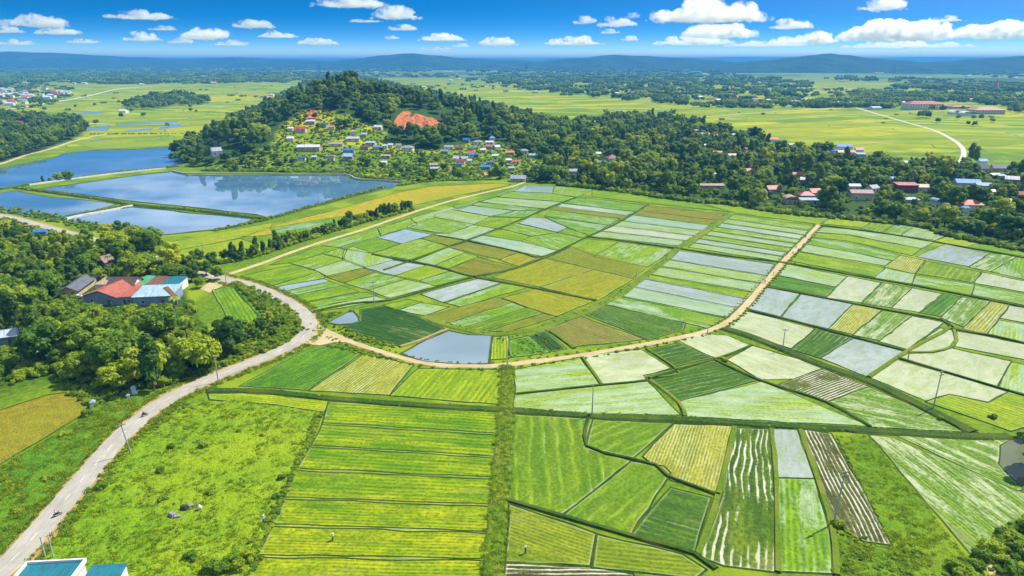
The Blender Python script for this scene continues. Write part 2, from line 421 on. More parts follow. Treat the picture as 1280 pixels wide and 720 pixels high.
# ------------------------------------------------------------------ ground sheet
WOOD_R = [(665, 224), (690, 230), (780, 238), (850, 248), (920, 255), (990, 266), (1050, 271), (1150, 282), (1190, 294), (1280, 312), (1420, 340), (1420, 240), (1280, 222), (1230, 215),
          (1190, 213), (1100, 203), (1060, 197), (1010, 189), (960, 179), (900, 166), (850, 152), (800, 147), (760, 150), (700, 160), (640, 168), (640, 185), (690, 200)]
WOOD_L = [(-160, 300), (-20, 292), (60, 305), (112, 318), (130, 306), (150, 303), (185, 310), (198, 328), (236, 358), (238, 375), (244, 398), (258, 424), (285, 440), (292, 446), (235, 472),
          (190, 490), (150, 492), (100, 478), (60, 468), (0, 486), (-160, 520)]
HILL_W = [(215, 205), (230, 183), (265, 168), (300, 148), (345, 126), (385, 104), (420, 92), (450, 97), (510, 112), (570, 124), (640, 142), (700, 158), (770, 172), (700, 180), (690, 195),
          (660, 183), (600, 176), (560, 186), (520, 190), (490, 172), (468, 160), (440, 142), (400, 136), (372, 140), (345, 160), (335, 182), (300, 195), (268, 206), (250, 208)]
VILLAGE = [(255, 214), (300, 196), (340, 182), (350, 160), (375, 141), (400, 138), (440, 145), (470, 162), (495, 176), (520, 190), (560, 186), (600, 177), (660, 184), (700, 205), (665, 225), (600, 224), (520, 227), (440, 218), (300, 214)]
SCARP = [(488, 166), (494, 152), (500, 141), (512, 139), (528, 146), (545, 150), (560, 160), (540, 164), (524, 160), (508, 166)]
SCARP2 = [(380, 151), (383, 142), (391, 136), (398, 141), (400, 149)]
WOOD_FL = [(-120, 215), (-120, 150), (0, 143), (20, 146), (60, 150), (100, 150), (108, 163), (96, 172), (60, 186), (0, 203)]

def polar_ground():
    azs = [-180 + 10 * i for i in range(12)] + [-60 + .5 * i for i in range(241)] + [70 + 10 * i for i in range(11)]
    rs = [6, 14, 25, 40, 60, 80, 100] + [100 + 20 * i for i in range(1, 22)]
    r = 540.0
    while r < 1250: rs.append(r); r += 9
    while r < 45000: rs.append(r); r *= 1.07
    rs.append(46000)
    na = len(azs); V = [(0, 0, 0)]; z1 = [0.0]; z2 = [0.0]
    for r in rs:
        for a in azs:
            x, y = r * math.sin(R(a)), r * math.cos(R(a))
            z = hgt(x, y); V.append((x, y, z))
            if y > 20:
                u, v = proj(x, y, z)
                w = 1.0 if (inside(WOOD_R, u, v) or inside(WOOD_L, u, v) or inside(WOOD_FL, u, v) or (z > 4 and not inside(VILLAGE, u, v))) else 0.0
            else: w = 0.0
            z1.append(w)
            z2.append(1.0 if y > 470 and (v if y > 20 else 0) < 190 else 0.0)
    Fc = [(0, 1 + (j + 1) % na, 1 + j) for j in range(na)]
    for i in range(len(rs) - 1):
        for j in range(na):
            k = (j + 1) % na; a = 1 + i * na; b = 1 + (i + 1) * na
            Fc.append((a + j, a + k, b + k, b + j))
    t = NT('ground_cover'); p = t.pos()
    n1 = t.noise(p, .04, 3, .6); n2 = t.noise(p, .6, 4, .65); n3 = t.noise(p, .0035, 3, .6)
    base = t.mix(t.rng(n2, .35, .65), (.065, .14, .006), (.14, .225, .008)); base = t.mix(t.rng(n1, .45, .65), base, (.20, .27, .010))
    # far plain: patchwork of strip plots
    warp = t.n('ShaderNodeVectorMath', operation='ADD', ins={0: p, 1: t.n('ShaderNodeVectorMath', operation='SCALE', ins={0: t.n('ShaderNodeTexNoise', ins={'Vector': p, 'Scale': .002, 'Detail': 2.0}).outputs[1], 'Scale': 120.0}).outputs[0]}).outputs[0]
    def brick(rot, w, h, c1, c2):
        return t.n('ShaderNodeTexBrick', offset=.37, ins={'Vector': t.scaled(warp, (1, 1, 0), rot), 'Color1': (*c1, 1), 'Color2': (*c2, 1), 'Mortar': (.07, .13, .02, 1), 'Scale': 1.0, 'Mortar Size': .9, 'Brick Width': w, 'Row Height': h, 'Bias': 0.0}).outputs[0]
    b1 = brick(.35, 120, 26, (.085, .20, .003), (.40, .41, .004)); b2 = brick(-.5, 190, 44, (.12, .22, .003), (.42, .39, .005))
    pl = t.mix(t.rng(n3, .47, .53), b1, b2)
    pl = t.mix(t.rng(n1, .35, .75, 0, .45), pl, (.12, .19, .010))
    pl = t.mix(t.rng(n2, .4, .8, 0, .3), pl, (.06, .13, .01))
    n5 = t.noise(t.scaled(p, (.004, .016, 1), .2), 1, 4, .6); pl = t.mix(t.rng(n5, .52, .66, 0, .75), pl, (.10, .20, .012)); n6 = t.noise(t.scaled(p, (.006, .03, 1), -.1), 1, 3, .6); pl = t.mix(t.rng(n6, .64, .70, 0, .8), pl, (.42, .44, .36))
    # far beyond: scrubby, darker
    dist = t.n('ShaderNodeVectorMath', operation='LENGTH', ins={0: p}).outputs['Value']
    n4 = t.noise(p, .0011, 4, .65)
    sc = t.mix(t.rng(n4, .42, .56), (.05, .10, .014), (.15, .22, .03))
    pl = t.mix(t.rng(dist, 2600, 4200), pl, sc)
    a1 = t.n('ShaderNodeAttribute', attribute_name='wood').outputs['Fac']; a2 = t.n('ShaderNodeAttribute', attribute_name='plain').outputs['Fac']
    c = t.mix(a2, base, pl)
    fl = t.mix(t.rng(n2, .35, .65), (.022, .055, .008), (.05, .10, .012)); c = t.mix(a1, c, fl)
    t.bsdf(c, .9, .1, t.bump(n2, .6, .5))
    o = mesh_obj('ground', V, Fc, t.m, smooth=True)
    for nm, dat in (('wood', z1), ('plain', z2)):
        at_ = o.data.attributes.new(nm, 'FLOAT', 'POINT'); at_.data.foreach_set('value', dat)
    struct(o)
polar_ground()

# ------------------------------------------------------------------ sheets and strips
from mathutils.geometry import tessellate_polygon
def ccw(P):
    a = sum(P[i][0] * P[(i + 1) % len(P)][1] - P[(i + 1) % len(P)][0] * P[i][1] for i in range(len(P)))
    return P if a > 0 else P[::-1]
def offset_poly(P, d):
    """inward for d>0 on a ccw polygon"""
    n = len(P); out = []
    for i in range(n):
        p0, p1, p2 = Vector(P[i - 1]), Vector(P[i]), Vector(P[(i + 1) % n])
        e1 = (p1 - p0); e2 = (p2 - p1)
        if e1.length < 1e-6 or e2.length < 1e-6: out.append(tuple(p1)); continue
        e1.normalize(); e2.normalize()
        n1 = Vector((-e1.y, e1.x)); n2 = Vector((-e2.y, e2.x))
        b = n1 + n2
        if b.length < 1e-3: out.append(tuple(p1 + n1 * d)); continue
        b.normalize(); k = d / max(.45, b.dot(n1))
        out.append(tuple(p1 + b * k))
    return out
def dens(P, step=6.0, jit=.0):
    out = []
    for i in range(len(P)):
        a, b = Vector(P[i]), Vector(P[(i + 1) % len(P)]); n = max(1, int((b - a).length / step))
        for k in range(n):
            q = a.lerp(b, k / n)
            if k and jit:
                q = q + Vector((rnd.uniform(-jit, jit), rnd.uniform(-jit, jit)))
            out.append(tuple(q))
    return out
def sheet(name, P, z, mat, ang=None, kind='structure', drape=False):
    tri = tessellate_polygon([[Vector((p[0], p[1], 0)) for p in P]])
    V = [(p[0], p[1], z + (hgt(*p) if drape else 0)) for p in P]
    Fc = []
    for t3 in tri:
        a, b, c = (V[i] for i in t3)
        s = (b[0] - a[0]) * (c[1] - a[1]) - (c[0] - a[0]) * (b[1] - a[1])
        Fc.append(t3 if s > 0 else (t3[0], t3[2], t3[1]))
    o = mesh_obj(name, V, Fc, mat)
    if ang is None:
        L = -1
        for i in range(len(P)):
            e = (P[(i + 1) % len(P)][0] - P[i][0], P[(i + 1) % len(P)][1] - P[i][1]); l = math.hypot(*e)
            if l > L: L = l; ang = math.atan2(e[1], e[0])
    uv = o.data.uv_layers.new(name='UVMap'); ca, sa = math.cos(ang), math.sin(ang)
    for lp in o.data.loops:
        x, y, _ = V[lp.vertex_index]; uv.data[lp.index].uv = (x * ca + y * sa, -x * sa + y * ca)
    o['kind'] = kind
    return o
RIM = MB()
def rim(P, h=.24, w=.42):
    """raised grassy bund round a plot"""
    A = offset_poly(P, 0.05); B = offset_poly(P, -w * .45); C = offset_poly(P, -w * 1.0)
    if rnd.random() < .18: h *= .35
    n = len(P); k = len(RIM.v)
    for ring, z in ((A, .085), (B, h), (C, .012)):
        for p in ring: RIM.v.append((p[0], p[1], z * (rnd.uniform(.75, 1.25) if z > .1 else 1)))
    for i in range(n):
        j = (i + 1) % n
        RIM.f.append((k + i, k + n + i, k + n + j, k + j)); RIM.f.append((k + n + i, k + 2 * n + i, k + 2 * n + j, k + n + j))
FIELDS = []
def simple(P):
    n = len(P)
    def cr(a, b, c): return (b[0] - a[0]) * (c[1] - a[1]) - (b[1] - a[1]) * (c[0] - a[0])
    for i in range(n):
        a, b = P[i], P[(i + 1) % n]
        for j in range(i + 2, n):
            if i == 0 and j == n - 1: continue
            c, d = P[j], P[(j + 1) % n]
            if cr(a, b, c) * cr(a, b, d) < 0 and cr(c, d, a) * cr(c, d, b) < 0: return False
    return True
def margin_sheet(name, P, gap, z, mat, ang):
    """plot sheet with a ragged margin ring; attribute edge is 1 on the border, 0 inside"""
    A = offset_poly(P, gap); B = offset_poly(P, gap + .9); OA = []; OB = []
    for i in range(len(A)):
        a, b = Vector(A[i]), Vector(A[(i + 1) % len(A)]); c, d = Vector(B[i]), Vector(B[(i + 1) % len(B)]); n = max(1, int((b - a).length / 5))
        for k in range(n):
            q = a.lerp(b, k / n)
            if k: q = q + Vector((rnd.uniform(-.3, .3), rnd.uniform(-.3, .3)))
            OA.append(tuple(q)); OB.append(tuple(c.lerp(d, k / n)))
    area = sum(B[i][0] * B[(i + 1) % len(B)][1] - B[(i + 1) % len(B)][0] * B[i][1] for i in range(len(B))) / 2
    ok = area > 12 and simple(B) and simple(OA)
    if ok:
        e0 = [(A[(i + 1) % len(A)][0] - A[i][0]) * (B[(i + 1) % len(B)][0] - B[i][0]) + (A[(i + 1) % len(A)][1] - A[i][1]) * (B[(i + 1) % len(B)][1] - B[i][1]) for i in range(len(A))]
        ok = min(e0) > 0
    if not ok:
        return sheet(name, OA, z, mat, ang), OA
    o = sheet(name, OB, z, mat, ang); me = o.data
    V = [tuple(v.co) for v in me.vertices]; Fc = [tuple(p.vertices) for p in me.polygons]; n = len(OB)
    V += [(p[0], p[1], z) for p in OA]
    for i in range(n): j = (i + 1) % n; Fc.append((n + i, n + j, j, i))
    bpy.data.objects.remove(o); me.name = 'old'
    o = mesh_obj(name, V, Fc, mat); uv = o.data.uv_layers.new(name='UVMap'); ca, sa = math.cos(ang), math.sin(ang)
    for lp in o.data.loops:
        x, y, _ = V[lp.vertex_index]; uv.data[lp.index].uv = (x * ca + y * sa, -x * sa + y * ca)
    at_ = o.data.attributes.new('edge', 'FLOAT', 'POINT'); at_.data.foreach_set('value', [0.0] * n + [1.0] * n)
    o['kind'] = 'structure'; return o, OA
def field(px, kind, row=None, gap=None, name='paddy_field', z=0.0):
    P = ccw([G(*q) for q in px])
    ctr = sum(p[1] for p in P) / len(P)
    if gap is None: gap = -1.25 * (ctr * CP + H * SP) / F
    ang = None
    if row is not None:
        a, b = G(*row[0]), G(*row[1]); ang = math.atan2(b[1] - a[1], b[0] - a[0])
    else:
        L = -1
        for i in range(len(P)):
            e = (P[(i + 1) % len(P)][0] - P[i][0], P[(i + 1) % len(P)][1] - P[i][1]); l = math.hypot(*e)
            if l > L: L = l; ang = math.atan2(e[1], e[0])
    if kind in K: m = K[kind]
    else: m = M[kind]
    _, P2 = margin_sheet(name, P, gap, .045 + z + .0022 * (len(FIELDS) % 23), m, ang)
    rim(P2)
    FIELDS.append((P, kind))
def strips(Lp, Rp, kinds):
    for i in range(len(Lp) - 1):
        field([Lp[i], Rp[i], Rp[i + 1], Lp[i + 1]], kinds[i % len(kinds)], row=(Lp[i], Rp[i]))
def lerp2(a, b, t): return (a[0] + (b[0] - a[0]) * t, a[1] + (b[1] - a[1]) * t)
def split(q, n, kinds, jit=.0):
    """quad a,b,c,d (a->b top, d->c bottom) cut into n strips along a->b"""
    a, b, c, d = q
    ts = [i / n + (rnd.uniform(-jit, jit) / n if 0 < i < n else 0) for i in range(n + 1)]
    strips([lerp2(a, d, t) for t in ts], [lerp2(b, c, t) for t in ts], kinds)

def smooth_path(P, step=4.0):
    """Catmull-Rom through ground points"""
    P = [Vector((*p, 0)) if len(p) == 2 else Vector(p) for p in P]; out = []
    for i in range(len(P) - 1):
        p0 = P[max(0, i - 1)]; p1 = P[i]; p2 = P[i + 1]; p3 = P[min(len(P) - 1, i + 2)]
        n = max(1, int((p2 - p1).length / step))
        for k in range(n):
            t = k / n
            out.append(.5 * ((2 * p1) + (p2 - p0) * t + (2 * p0 - 5 * p1 + 4 * p2 - p3) * t * t + (3 * p1 - p0 - 3 * p2 + p3) * t ** 3))
    out.append(P[-1]); return out
def strip_mesh(name, C, prof, mat, jit=0.0, drape=False):
    """sweep a cross-section prof [(offset, z)...] along ground path C"""
    V = []; Fc = []; UV = []; n = len(prof); L = 0.0
    for i, c in enumerate(C):
        d = C[min(i + 1, len(C) - 1)] - C[max(0, i - 1)]; d.z = 0; d.normalize(); nr = Vector((d.y, -d.x, 0))
        if i: L += (C[i] - C[i - 1]).length
        for k, (o_, z) in enumerate(prof):
            q = c + nr * (o_ + (rnd.uniform(-jit, jit) if k in (0, n - 1) else 0))
            V.append((q.x, q.y, z + (hgt(q.x, q.y) if drape else 0))); UV.append((L, o_))
    for i in range(len(C) - 1):
        for k in range(n - 1):
            Fc.append((i * n + k, i * n + k + 1, (i + 1) * n + k + 1, (i + 1) * n + k))
    o = mesh_obj(name, V, Fc, mat)
    uv = o.data.uv_layers.new(name='UVMap')
    for lp in o.data.loops: uv.data[lp.index].uv = UV[lp.vertex_index]
    return struct(o)
def path_px(pts, step=4.0): return smooth_path([G(*p) for p in pts], step)
# ------------------------------------------------------------------ roads
ROAD = path_px([(-40, 745), (14, 702), (62, 649), (110, 592), (160, 537), (215, 496), (280, 467), (335, 445), (372, 427), (386, 409), (377, 390), (345, 370), (310, 356), (275, 348), (243, 341), (215, 333), (185, 320), (140, 306), (100, 296), (50, 282), (0, 270), (-60, 262)], 3)
strip_mesh('road_shoulder', ROAD, [(-4.3, .0), (-3.4, .05), (3.4, .05), (4.3, .0)], M['shoulder'], .35)
strip_mesh('road', ROAD, [(-2.7, .04), (-2.6, .16), (0, .19), (2.6, .16), (2.7, .04)], M['asphalt'], .18)
# dashed centre line, part worn away
dl = MB(); acc = 0
for i in range(len(ROAD) - 1):
    acc += (ROAD[i + 1] - ROAD[i]).length
    if i % 2 == 0 and i < 46:
        d = (ROAD[i + 1] - ROAD[i]).normalized(); nr = Vector((d.y, -d.x, 0)) * .09
        a, b = ROAD[i], ROAD[i] + d * 2.4
        dl.poly([tuple(a - nr + Vector((0, 0, .196))), tuple(a + nr + Vector((0, 0, .196))), tuple(b + nr + Vector((0, 0, .196))), tuple(b - nr + Vector((0, 0, .196)))])
struct(dl.build('road_marking', M['paint']))
TRACK = path_px([(383, 408), (400, 412), (418, 420), (440, 428), (470, 438), (500, 447), (530, 454), (560, 457), (600, 458), (632, 456), (665, 452), (700, 448), (740, 442), (780, 435), (815, 429), (850, 422), (880, 415), (903, 406), (920, 394), (935, 378), (950, 360), (968, 340), (985, 321), (1005, 301), (1024, 281)], 3)
strip_mesh('dirt_path', TRACK, [(-1.4, .0), (-1.05, .16), (0, .14), (1.05, .16), (1.4, .0)], M['dirt'], .25)
TRACK2 = path_px([(277, 346), (300, 338), (330, 328), (365, 315), (400, 303), (450, 288), (500, 271), (530, 261), (560, 252), (600, 242), (640, 233), (657, 227)], 4)
strip_mesh('dirt_path', TRACK2, [(-1.4, .0), (-1.05, .15), (0, .13), (1.05, .15), (1.4, .0)], M['dirt'], .2)
ap = [G(*q) for q in [(392, 397), (404, 409), (430, 421), (440, 428), (418, 428), (400, 432), (375, 430), (388, 416)]]
sheet('dirt_apron_path', dens(ccw(ap), 2, .15), .125, M['dirt'])
ap = [G(*q) for q in [(258, 342), (285, 347), (277, 358), (262, 366), (250, 361), (262, 352)]]
sheet('dirt_apron_path', dens(ccw(ap), 2, .15), .055, M['dirt'])
for P, w, m in (([(1068, 134), (1095, 142), (1130, 152), (1165, 162), (1190, 174), (1203, 185), (1204, 195), (1199, 208), (1206, 216)], 3.6, 'pale_road'),
                ([(868, 147), (960, 140), (1030, 136), (1066, 133)], 4.0, 'dirt'), ([(-40, 141), (0, 138), (40, 132), (100, 122), (150, 111), (190, 108)], 7, 'pale_road'),
                ([(-30, 212), (0, 205), (35, 193), (60, 187), (100, 174), (135, 167)], 3.0, 'dirt'), ([(672, 225), (690, 214), (698, 208), (690, 202), (684, 198)], 3.2, 'pale_road')):
    strip_mesh('dirt_path' if m == 'dirt' else 'road', path_px(P, 8), [(-w / 2 - .6, .0), (-w / 2, .22), (w / 2, .22), (w / 2 + .6, 0)], M[m], drape=True)
# ------------------------------------------------------------------ ponds
PONDS = [
 [(-60, 214), (0, 211), (39, 203), (66, 198), (82, 192), (120, 188), (169, 187), (232, 182), (238, 190), (231, 205), (206, 209), (150, 214), (94, 222), (37, 230), (0, 236), (-60, 240)],
 [(47, 237), (130, 225), (190, 217), (215, 215), (235, 220), (300, 219), (370, 220), (430, 220), (446, 226), (472, 227), (500, 229), (488, 235), (440, 246), (383, 261), (340, 273), (320, 268), (240, 259), (169, 252), (94, 242)],
 [(-60, 246), (0, 241), (21, 239), (56, 246), (94, 249), (146, 255), (112, 264), (71, 273), (52, 273), (0, 264), (-60, 256)],
 [(165, 259), (200, 262), (240, 267), (280, 270), (316, 274), (300, 281), (280, 286), (200, 294), (180, 293), (117, 280), (79, 275), (120, 266)],
]
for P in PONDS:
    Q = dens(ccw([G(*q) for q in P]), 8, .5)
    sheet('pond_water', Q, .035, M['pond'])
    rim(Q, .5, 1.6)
DIKES = [[(-60, 243), (0, 237), (37, 231), (94, 223), (150, 216), (206, 210), (222, 208)], [(20, 235), (50, 239), (94, 245), (130, 250), (165, 256), (240, 263), (290, 269), (335, 274)], [(62, 277), (100, 268), (130, 263), (165, 256)]]
for P in DIKES:
    C = path_px(P, 5)
    strip_mesh('dike_path', C, [(-3.0, -.1), (-1.6, .9), (.6, 1.0), (1.7, .95), (2.9, -.1)], M['bund'], .5)
for P in ([(35, 231.5), (94, 223.3), (150, 216.3), (206, 210.5)], [(75, 275), (100, 269.3), (130, 264.2), (163, 257.5)]):
    C = path_px(P, 5)
    strip_mesh('concrete_edge_path', C, [(1.5, .9), (1.6, 1.08), (2.3, 1.06), (2.6, -.1)], M['concrete_pale'])
q = dens(ccw([G(*p) for p in [(412, 404), (418, 399), (425, 396), (434, 391), (441, 390), (447, 397), (448, 402), (438, 405), (424, 406)]]), 3, .2); sheet('pond_water', q, .05, M['silt_pond']); rim(q, .35, .8)
q = dens(ccw([G(*p) for p in [(503, 442), (534, 425), (561, 414), (585, 419), (614, 420), (612, 436), (610, 454), (575, 455), (534, 452)]]), 4, .2); sheet('pond_water', q, .05, M['silt_pond']); rim(q, .5, 1.0)
q = dens(ccw([G(*p) for p in [(1240, 556), (1262, 549), (1300, 552), (1300, 612), (1283, 612), (1262, 596), (1246, 580)]]), 3, .3); sheet('pond_water', q, .052, M['brown_pond'])

# ------------------------------------------------------------------ fields, traced plot by plot (pixels of the photograph, dropped onto the ground)
f = field
# bright strip under the village wood
f([(742, 236), (850, 247), (914, 265), (808, 254), (742, 246)], 'green'); f([(856, 249), (985, 262), (1041, 268), (1022, 280), (917, 266)], 'green')
f([(657, 232), (692, 233), (689, 241), (641, 239)], 'sky'); f([(694, 233), (741, 237), (721, 246), (692, 242)], 'half'); f([(637, 240), (689, 242), (716, 247), (704, 252), (622, 246)], 'half')
f([(620, 247), (703, 253), (684, 261), (600, 252)], 'pale'); f([(597, 253), (640, 257), (679, 262), (644, 263), (590, 257)], 'half'); f([(568, 262), (588, 257), (642, 264), (613, 270)], 'flood')
f([(644, 264), (679, 263), (655, 272), (617, 270)], 'half'); f([(545, 269), (565, 263), (610, 271), (592, 280), (545, 272)], 'pale'); f([(512, 281), (545, 272), (591, 281), (561, 292), (510, 285)], 'half')
f([(612, 272), (652, 273), (621, 286), (594, 281)], 'green'); f([(474, 297), (506, 287), (540, 293), (503, 304)], 'sky'); f([(544, 293), (562, 292), (592, 282), (625, 287), (585, 300)], 'pale')
f([(664, 272), (681, 273), (708, 285), (697, 290), (650, 279)], 'white'); f([(646, 280), (695, 291), (663, 295), (628, 286)], 'half'); f([(626, 287), (661, 295), (650, 301), (604, 294)], 'green')
f([(588, 300), (603, 295), (650, 302), (696, 314), (678, 320), (648, 314)], 'flood'); f([(657, 299), (694, 292), (726, 298), (703, 311), (690, 312)], 'half'); f([(698, 290), (709, 286), (734, 294), (727, 297)], 'green')
f([(698, 259), (778, 269), (774, 273), (690, 262)], 'olive'); f([(690, 263), (772, 274), (760, 281), (683, 270)], 'half'); f([(683, 272), (758, 282), (736, 294), (711, 284)], 'half')
f([(722, 248), (740, 249), (806, 257), (793, 264), (705, 254)], 'half'); f([(703, 255), (793, 265), (780, 269), (697, 259)], 'flood')
f([(530, 298), (547, 295), (582, 302), (562, 308)], 'olive'); f([(563, 309), (585, 303), (645, 315), (625, 324)], 'olive'); f([(626, 325), (648, 317), (676, 322), (651, 333)], 'gold')
f([(468, 317), (503, 305), (526, 299), (560, 308), (518, 325)], 'half'); f([(520, 326), (561, 310), (580, 316), (543, 332)], 'pale'); f([(544, 332), (581, 317), (596, 321), (558, 337)], 'half')
f([(559, 337), (597, 322), (644, 335), (601, 346)], 'olive'); f([(432, 313), (441, 309), (464, 317), (491, 325), (456, 334), (430, 325)], 'pale')
f([(458, 335), (491, 326), (529, 332), (495, 344)], 'white'); f([(495, 344), (530, 333), (560, 339), (526, 350)], 'lime'); f([(527, 351), (561, 340), (588, 346), (543, 357)], 'half')
f([(433, 354), (467, 341), (505, 349), (462, 362)], 'half'); f([(464, 363), (507, 350), (543, 358), (488, 372)], 'pale'); f([(408, 346), (452, 336), (468, 341), (430, 353)], 'olive')
f([(385, 379), (455, 366), (468, 370), (388, 385)], 'half'); f([(388, 386), (468, 371), (483, 375), (392, 390)], 'pale')
f([(304, 345), (367, 332), (396, 340), (344, 356)], 'green'); f([(344, 357), (397, 341), (405, 346), (402, 349), (347, 358)], 'half'); f([(347, 359), (403, 349), (410, 352), (354, 364)], 'sky'); f([(356, 365), (411, 353), (424, 357), (364, 370)], 'half'); f([(366, 371), (426, 358), (446, 365), (381, 377)], 'green')
f([(364, 329), (403, 318), (429, 324), (392, 336)], 'half'); f([(394, 337), (430, 325), (455, 334), (412, 346)], 'pale'); f([(425, 310), (470, 297), (498, 305), (465, 316)], 'green'); f([(404, 317), (424, 311), (432, 313), (428, 323)], 'half')
f([(478, 294), (510, 285), (543, 292), (540, 293), (506, 286)], 'green')
for q, k in (([(340, 331), (400, 308), (424, 310), (404, 317), (364, 328)], 'green'), ([(404, 306), (470, 286), (474, 296), (470, 297), (425, 310)], 'half'), ([(474, 286), (512, 274), (520, 280), (510, 285), (478, 294)], 'half'), ([(516, 273), (565, 259), (572, 262), (545, 271), (522, 280)], 'pale'), ([(568, 258), (600, 249), (622, 246), (600, 252), (575, 261)], 'half'), ([(604, 248), (645, 236), (655, 233), (641, 239), (622, 246)], 'half')): f(q, k)
strips([(1313, y) for y in (331, 357, 374, 391, 410, 435, 456, 501, 540)], [(1490, y) for y in (372, 398, 416, 433, 452, 478, 500, 548, 590)], ['half', 'cream', 'pale', 'green', 'cream', 'pale', 'cream', 'lime'])
# ripening block
f([(618, 347), (674, 323), (739, 337), (675, 358)], 'gold'); f([(677, 359), (742, 338), (790, 349), (746, 375)], 'gold'); f([(680, 320), (712, 309), (806, 334), (789, 347), (741, 336)], 'olive'); f([(630, 373), (674, 361), (740, 376), (695, 395)], 'gold')
f([(714, 308), (730, 299), (771, 303), (743, 319)], 'green'); f([(744, 321), (774, 303), (840, 312), (808, 333)], 'half')
f([(528, 368), (604, 347), (630, 353), (556, 378)], 'white'); f([(557, 378), (631, 353), (656, 360), (575, 383)], 'half'); f([(535, 395), (620, 373), (638, 378), (561, 403)], 'olive'); f([(564, 404), (640, 379), (656, 385), (578, 409)], 'half'); f([(580, 410), (657, 386), (677, 392), (597, 413)], 'rowsl'); f([(614, 414), (678, 393), (694, 396), (636, 414)], 'olive')
f([(481, 382), (509, 375), (525, 378), (497, 388)], 'green'); f([(498, 388), (526, 379), (559, 384), (531, 394)], 'pale')
f([(452, 388), (480, 383), (519, 394), (553, 411), (538, 420), (502, 433), (455, 419), (432, 408), (451, 402)], 'veg', row=((452, 388), (553, 411)))
f([(617, 422), (634, 421), (634, 448), (613, 449)], 'lime'); f([(638, 426), (660, 421), (685, 440), (640, 446)], 'deep'); f([(662, 420), (681, 415), (706, 436), (688, 439)], 'veg')
f([(683, 412), (727, 397), (802, 424), (716, 433)], 'brown'); f([(735, 394), (753, 382), (855, 404), (853, 412), (812, 424)], 'rows', row=((735, 394), (812, 424)))
# strip blocks by the sunken track
strips([(808, 257), (801, 263), (793, 268)], [(911, 269), (901, 276), (891, 282)], ['olive', 'olive'])
strips([(788, 269), (775, 276), (763, 282), (750, 289), (738, 295)], [(891, 283), (880, 289), (869, 295), (858, 301), (848, 307)], ['flood', 'pale', 'cream', 'pale'])
strips([lerp2((918, 269), (862, 309), i / 8) for i in range(9)], [lerp2((1015, 283), (972, 326), i / 8) for i in range(9)], ['half', 'pale', 'flood', 'half', 'pale', 'half', 'flood', 'pale'])
strips([(850, 314), (838, 325), (824, 333), (812, 343), (803, 348), (790, 359), (774, 370), (757, 380)], [(967, 331), (958, 345), (949, 354), (939, 365), (932, 373), (920, 385), (906, 397), (884, 410)], ['white', 'pale', 'pale', 'green', 'white', 'flood', 'half'])
# east block
f([(1043, 269), (1095, 274), (1076, 284), (1031, 280)], 'lime'); f([(1097, 274), (1120, 278), (1102, 291), (1078, 286)], 'rowsl', row=((1097, 274), (1078, 286))); f([(1122, 279), (1146, 281), (1125, 294), (1104, 291)], 'half'); f([(1148, 281), (1188, 292), (1168, 300), (1128, 294)], 'pale'); f([(1192, 294), (1232, 302), (1207, 309), (1171, 301)], 'lime'); f([(1235, 303), (1280, 312), (1310, 318), (1310, 328), (1280, 320), (1210, 309)], 'green')
f([(1026, 284), (1060, 287), (1112, 294), (1165, 303), (1150, 310), (1060, 293), (1020, 290)], 'pale'); f([(1019, 291), (1060, 295), (1149, 311), (1138, 319), (1060, 301), (1014, 296)], 'green'); f([(1183, 306), (1235, 317), (1210, 333), (1148, 321)], 'white'); f([(1240, 317), (1270, 321), (1236, 339), (1212, 334)], 'streak'); f([(1272, 321), (1310, 328), (1310, 356), (1280, 349), (1240, 340)], 'half')
f([(1014, 298), (1060, 304), (1124, 319), (1114, 326), (1060, 314), (1009, 305)], 'half'); f([(1008, 306), (1060, 315), (1113, 326), (1105, 332), (1060, 324), (1001, 314)], 'pale'); f([(1126, 320), (1155, 326), (1143, 342), (1107, 334)], 'rowsy'); f([(1157, 327), (1225, 341), (1216, 353), (1146, 342)], 'rowsl', row=((1225, 341), (1216, 353))); f([(1228, 341), (1280, 352), (1310, 360), (1310, 373), (1280, 365), (1219, 354)], 'cream')
f([(1000, 316), (1060, 327), (1105, 335), (1092, 346), (1060, 340), (988, 326)], 'green'); f([(1107, 336), (1142, 343), (1138, 354), (1095, 347)], 'pale'); f([(1147, 345), (1216, 356), (1213, 369), (1142, 355)], 'half'); f([(1220, 357), (1280, 368), (1310, 376), (1310, 390), (1280, 381), (1216, 369)], 'half')
f([(985, 331), (1057, 346), (1043, 358), (974, 344)], 'pale'); f([(973, 346), (1041, 360), (1031, 371), (963, 357)], 'deep'); f([(1061, 346), (1100, 354), (1076, 378), (1035, 372)], 'cream'); f([(1103, 354), (1138, 360), (1113, 384), (1079, 379)], 'streak', row=((1103, 354), (1079, 379))); f([(1141, 361), (1177, 368), (1149, 390), (1117, 385)], 'cream', row=((1141, 361), (1117, 385))); f([(1180, 368), (1200, 372), (1173, 395), (1151, 391)], 'deep', row=((1180, 368), (1151, 391))); f([(1203, 372), (1236, 377), (1203, 408), (1178, 398)], 'streak', row=((1203, 372), (1178, 398))); f([(1238, 378), (1259, 382), (1232, 417), (1206, 411)], 'rowsy', row=((1238, 378), (1206, 411))); f([(1263, 383), (1290, 387), (1310, 392), (1310, 409), (1252, 398)], 'cream'); f([(1250, 401), (1310, 412), (1310, 434), (1236, 419)], 'pale')
f([(960, 360), (999, 366), (974, 395), (937, 386)], 'white'); f([(1003, 367), (1064, 380), (1034, 410), (979, 397)], 'white', row=((1003, 367), (979, 397))); f([(1068, 381), (1100, 388), (1065, 417), (1038, 411)], 'rowsy', row=((1068, 381), (1038, 411))); f([(1105, 389), (1138, 395), (1098, 425), (1068, 419)], 'streak', row=((1105, 389), (1068, 419))); f([(1141, 396), (1177, 403), (1133, 436), (1101, 427)], 'cream')
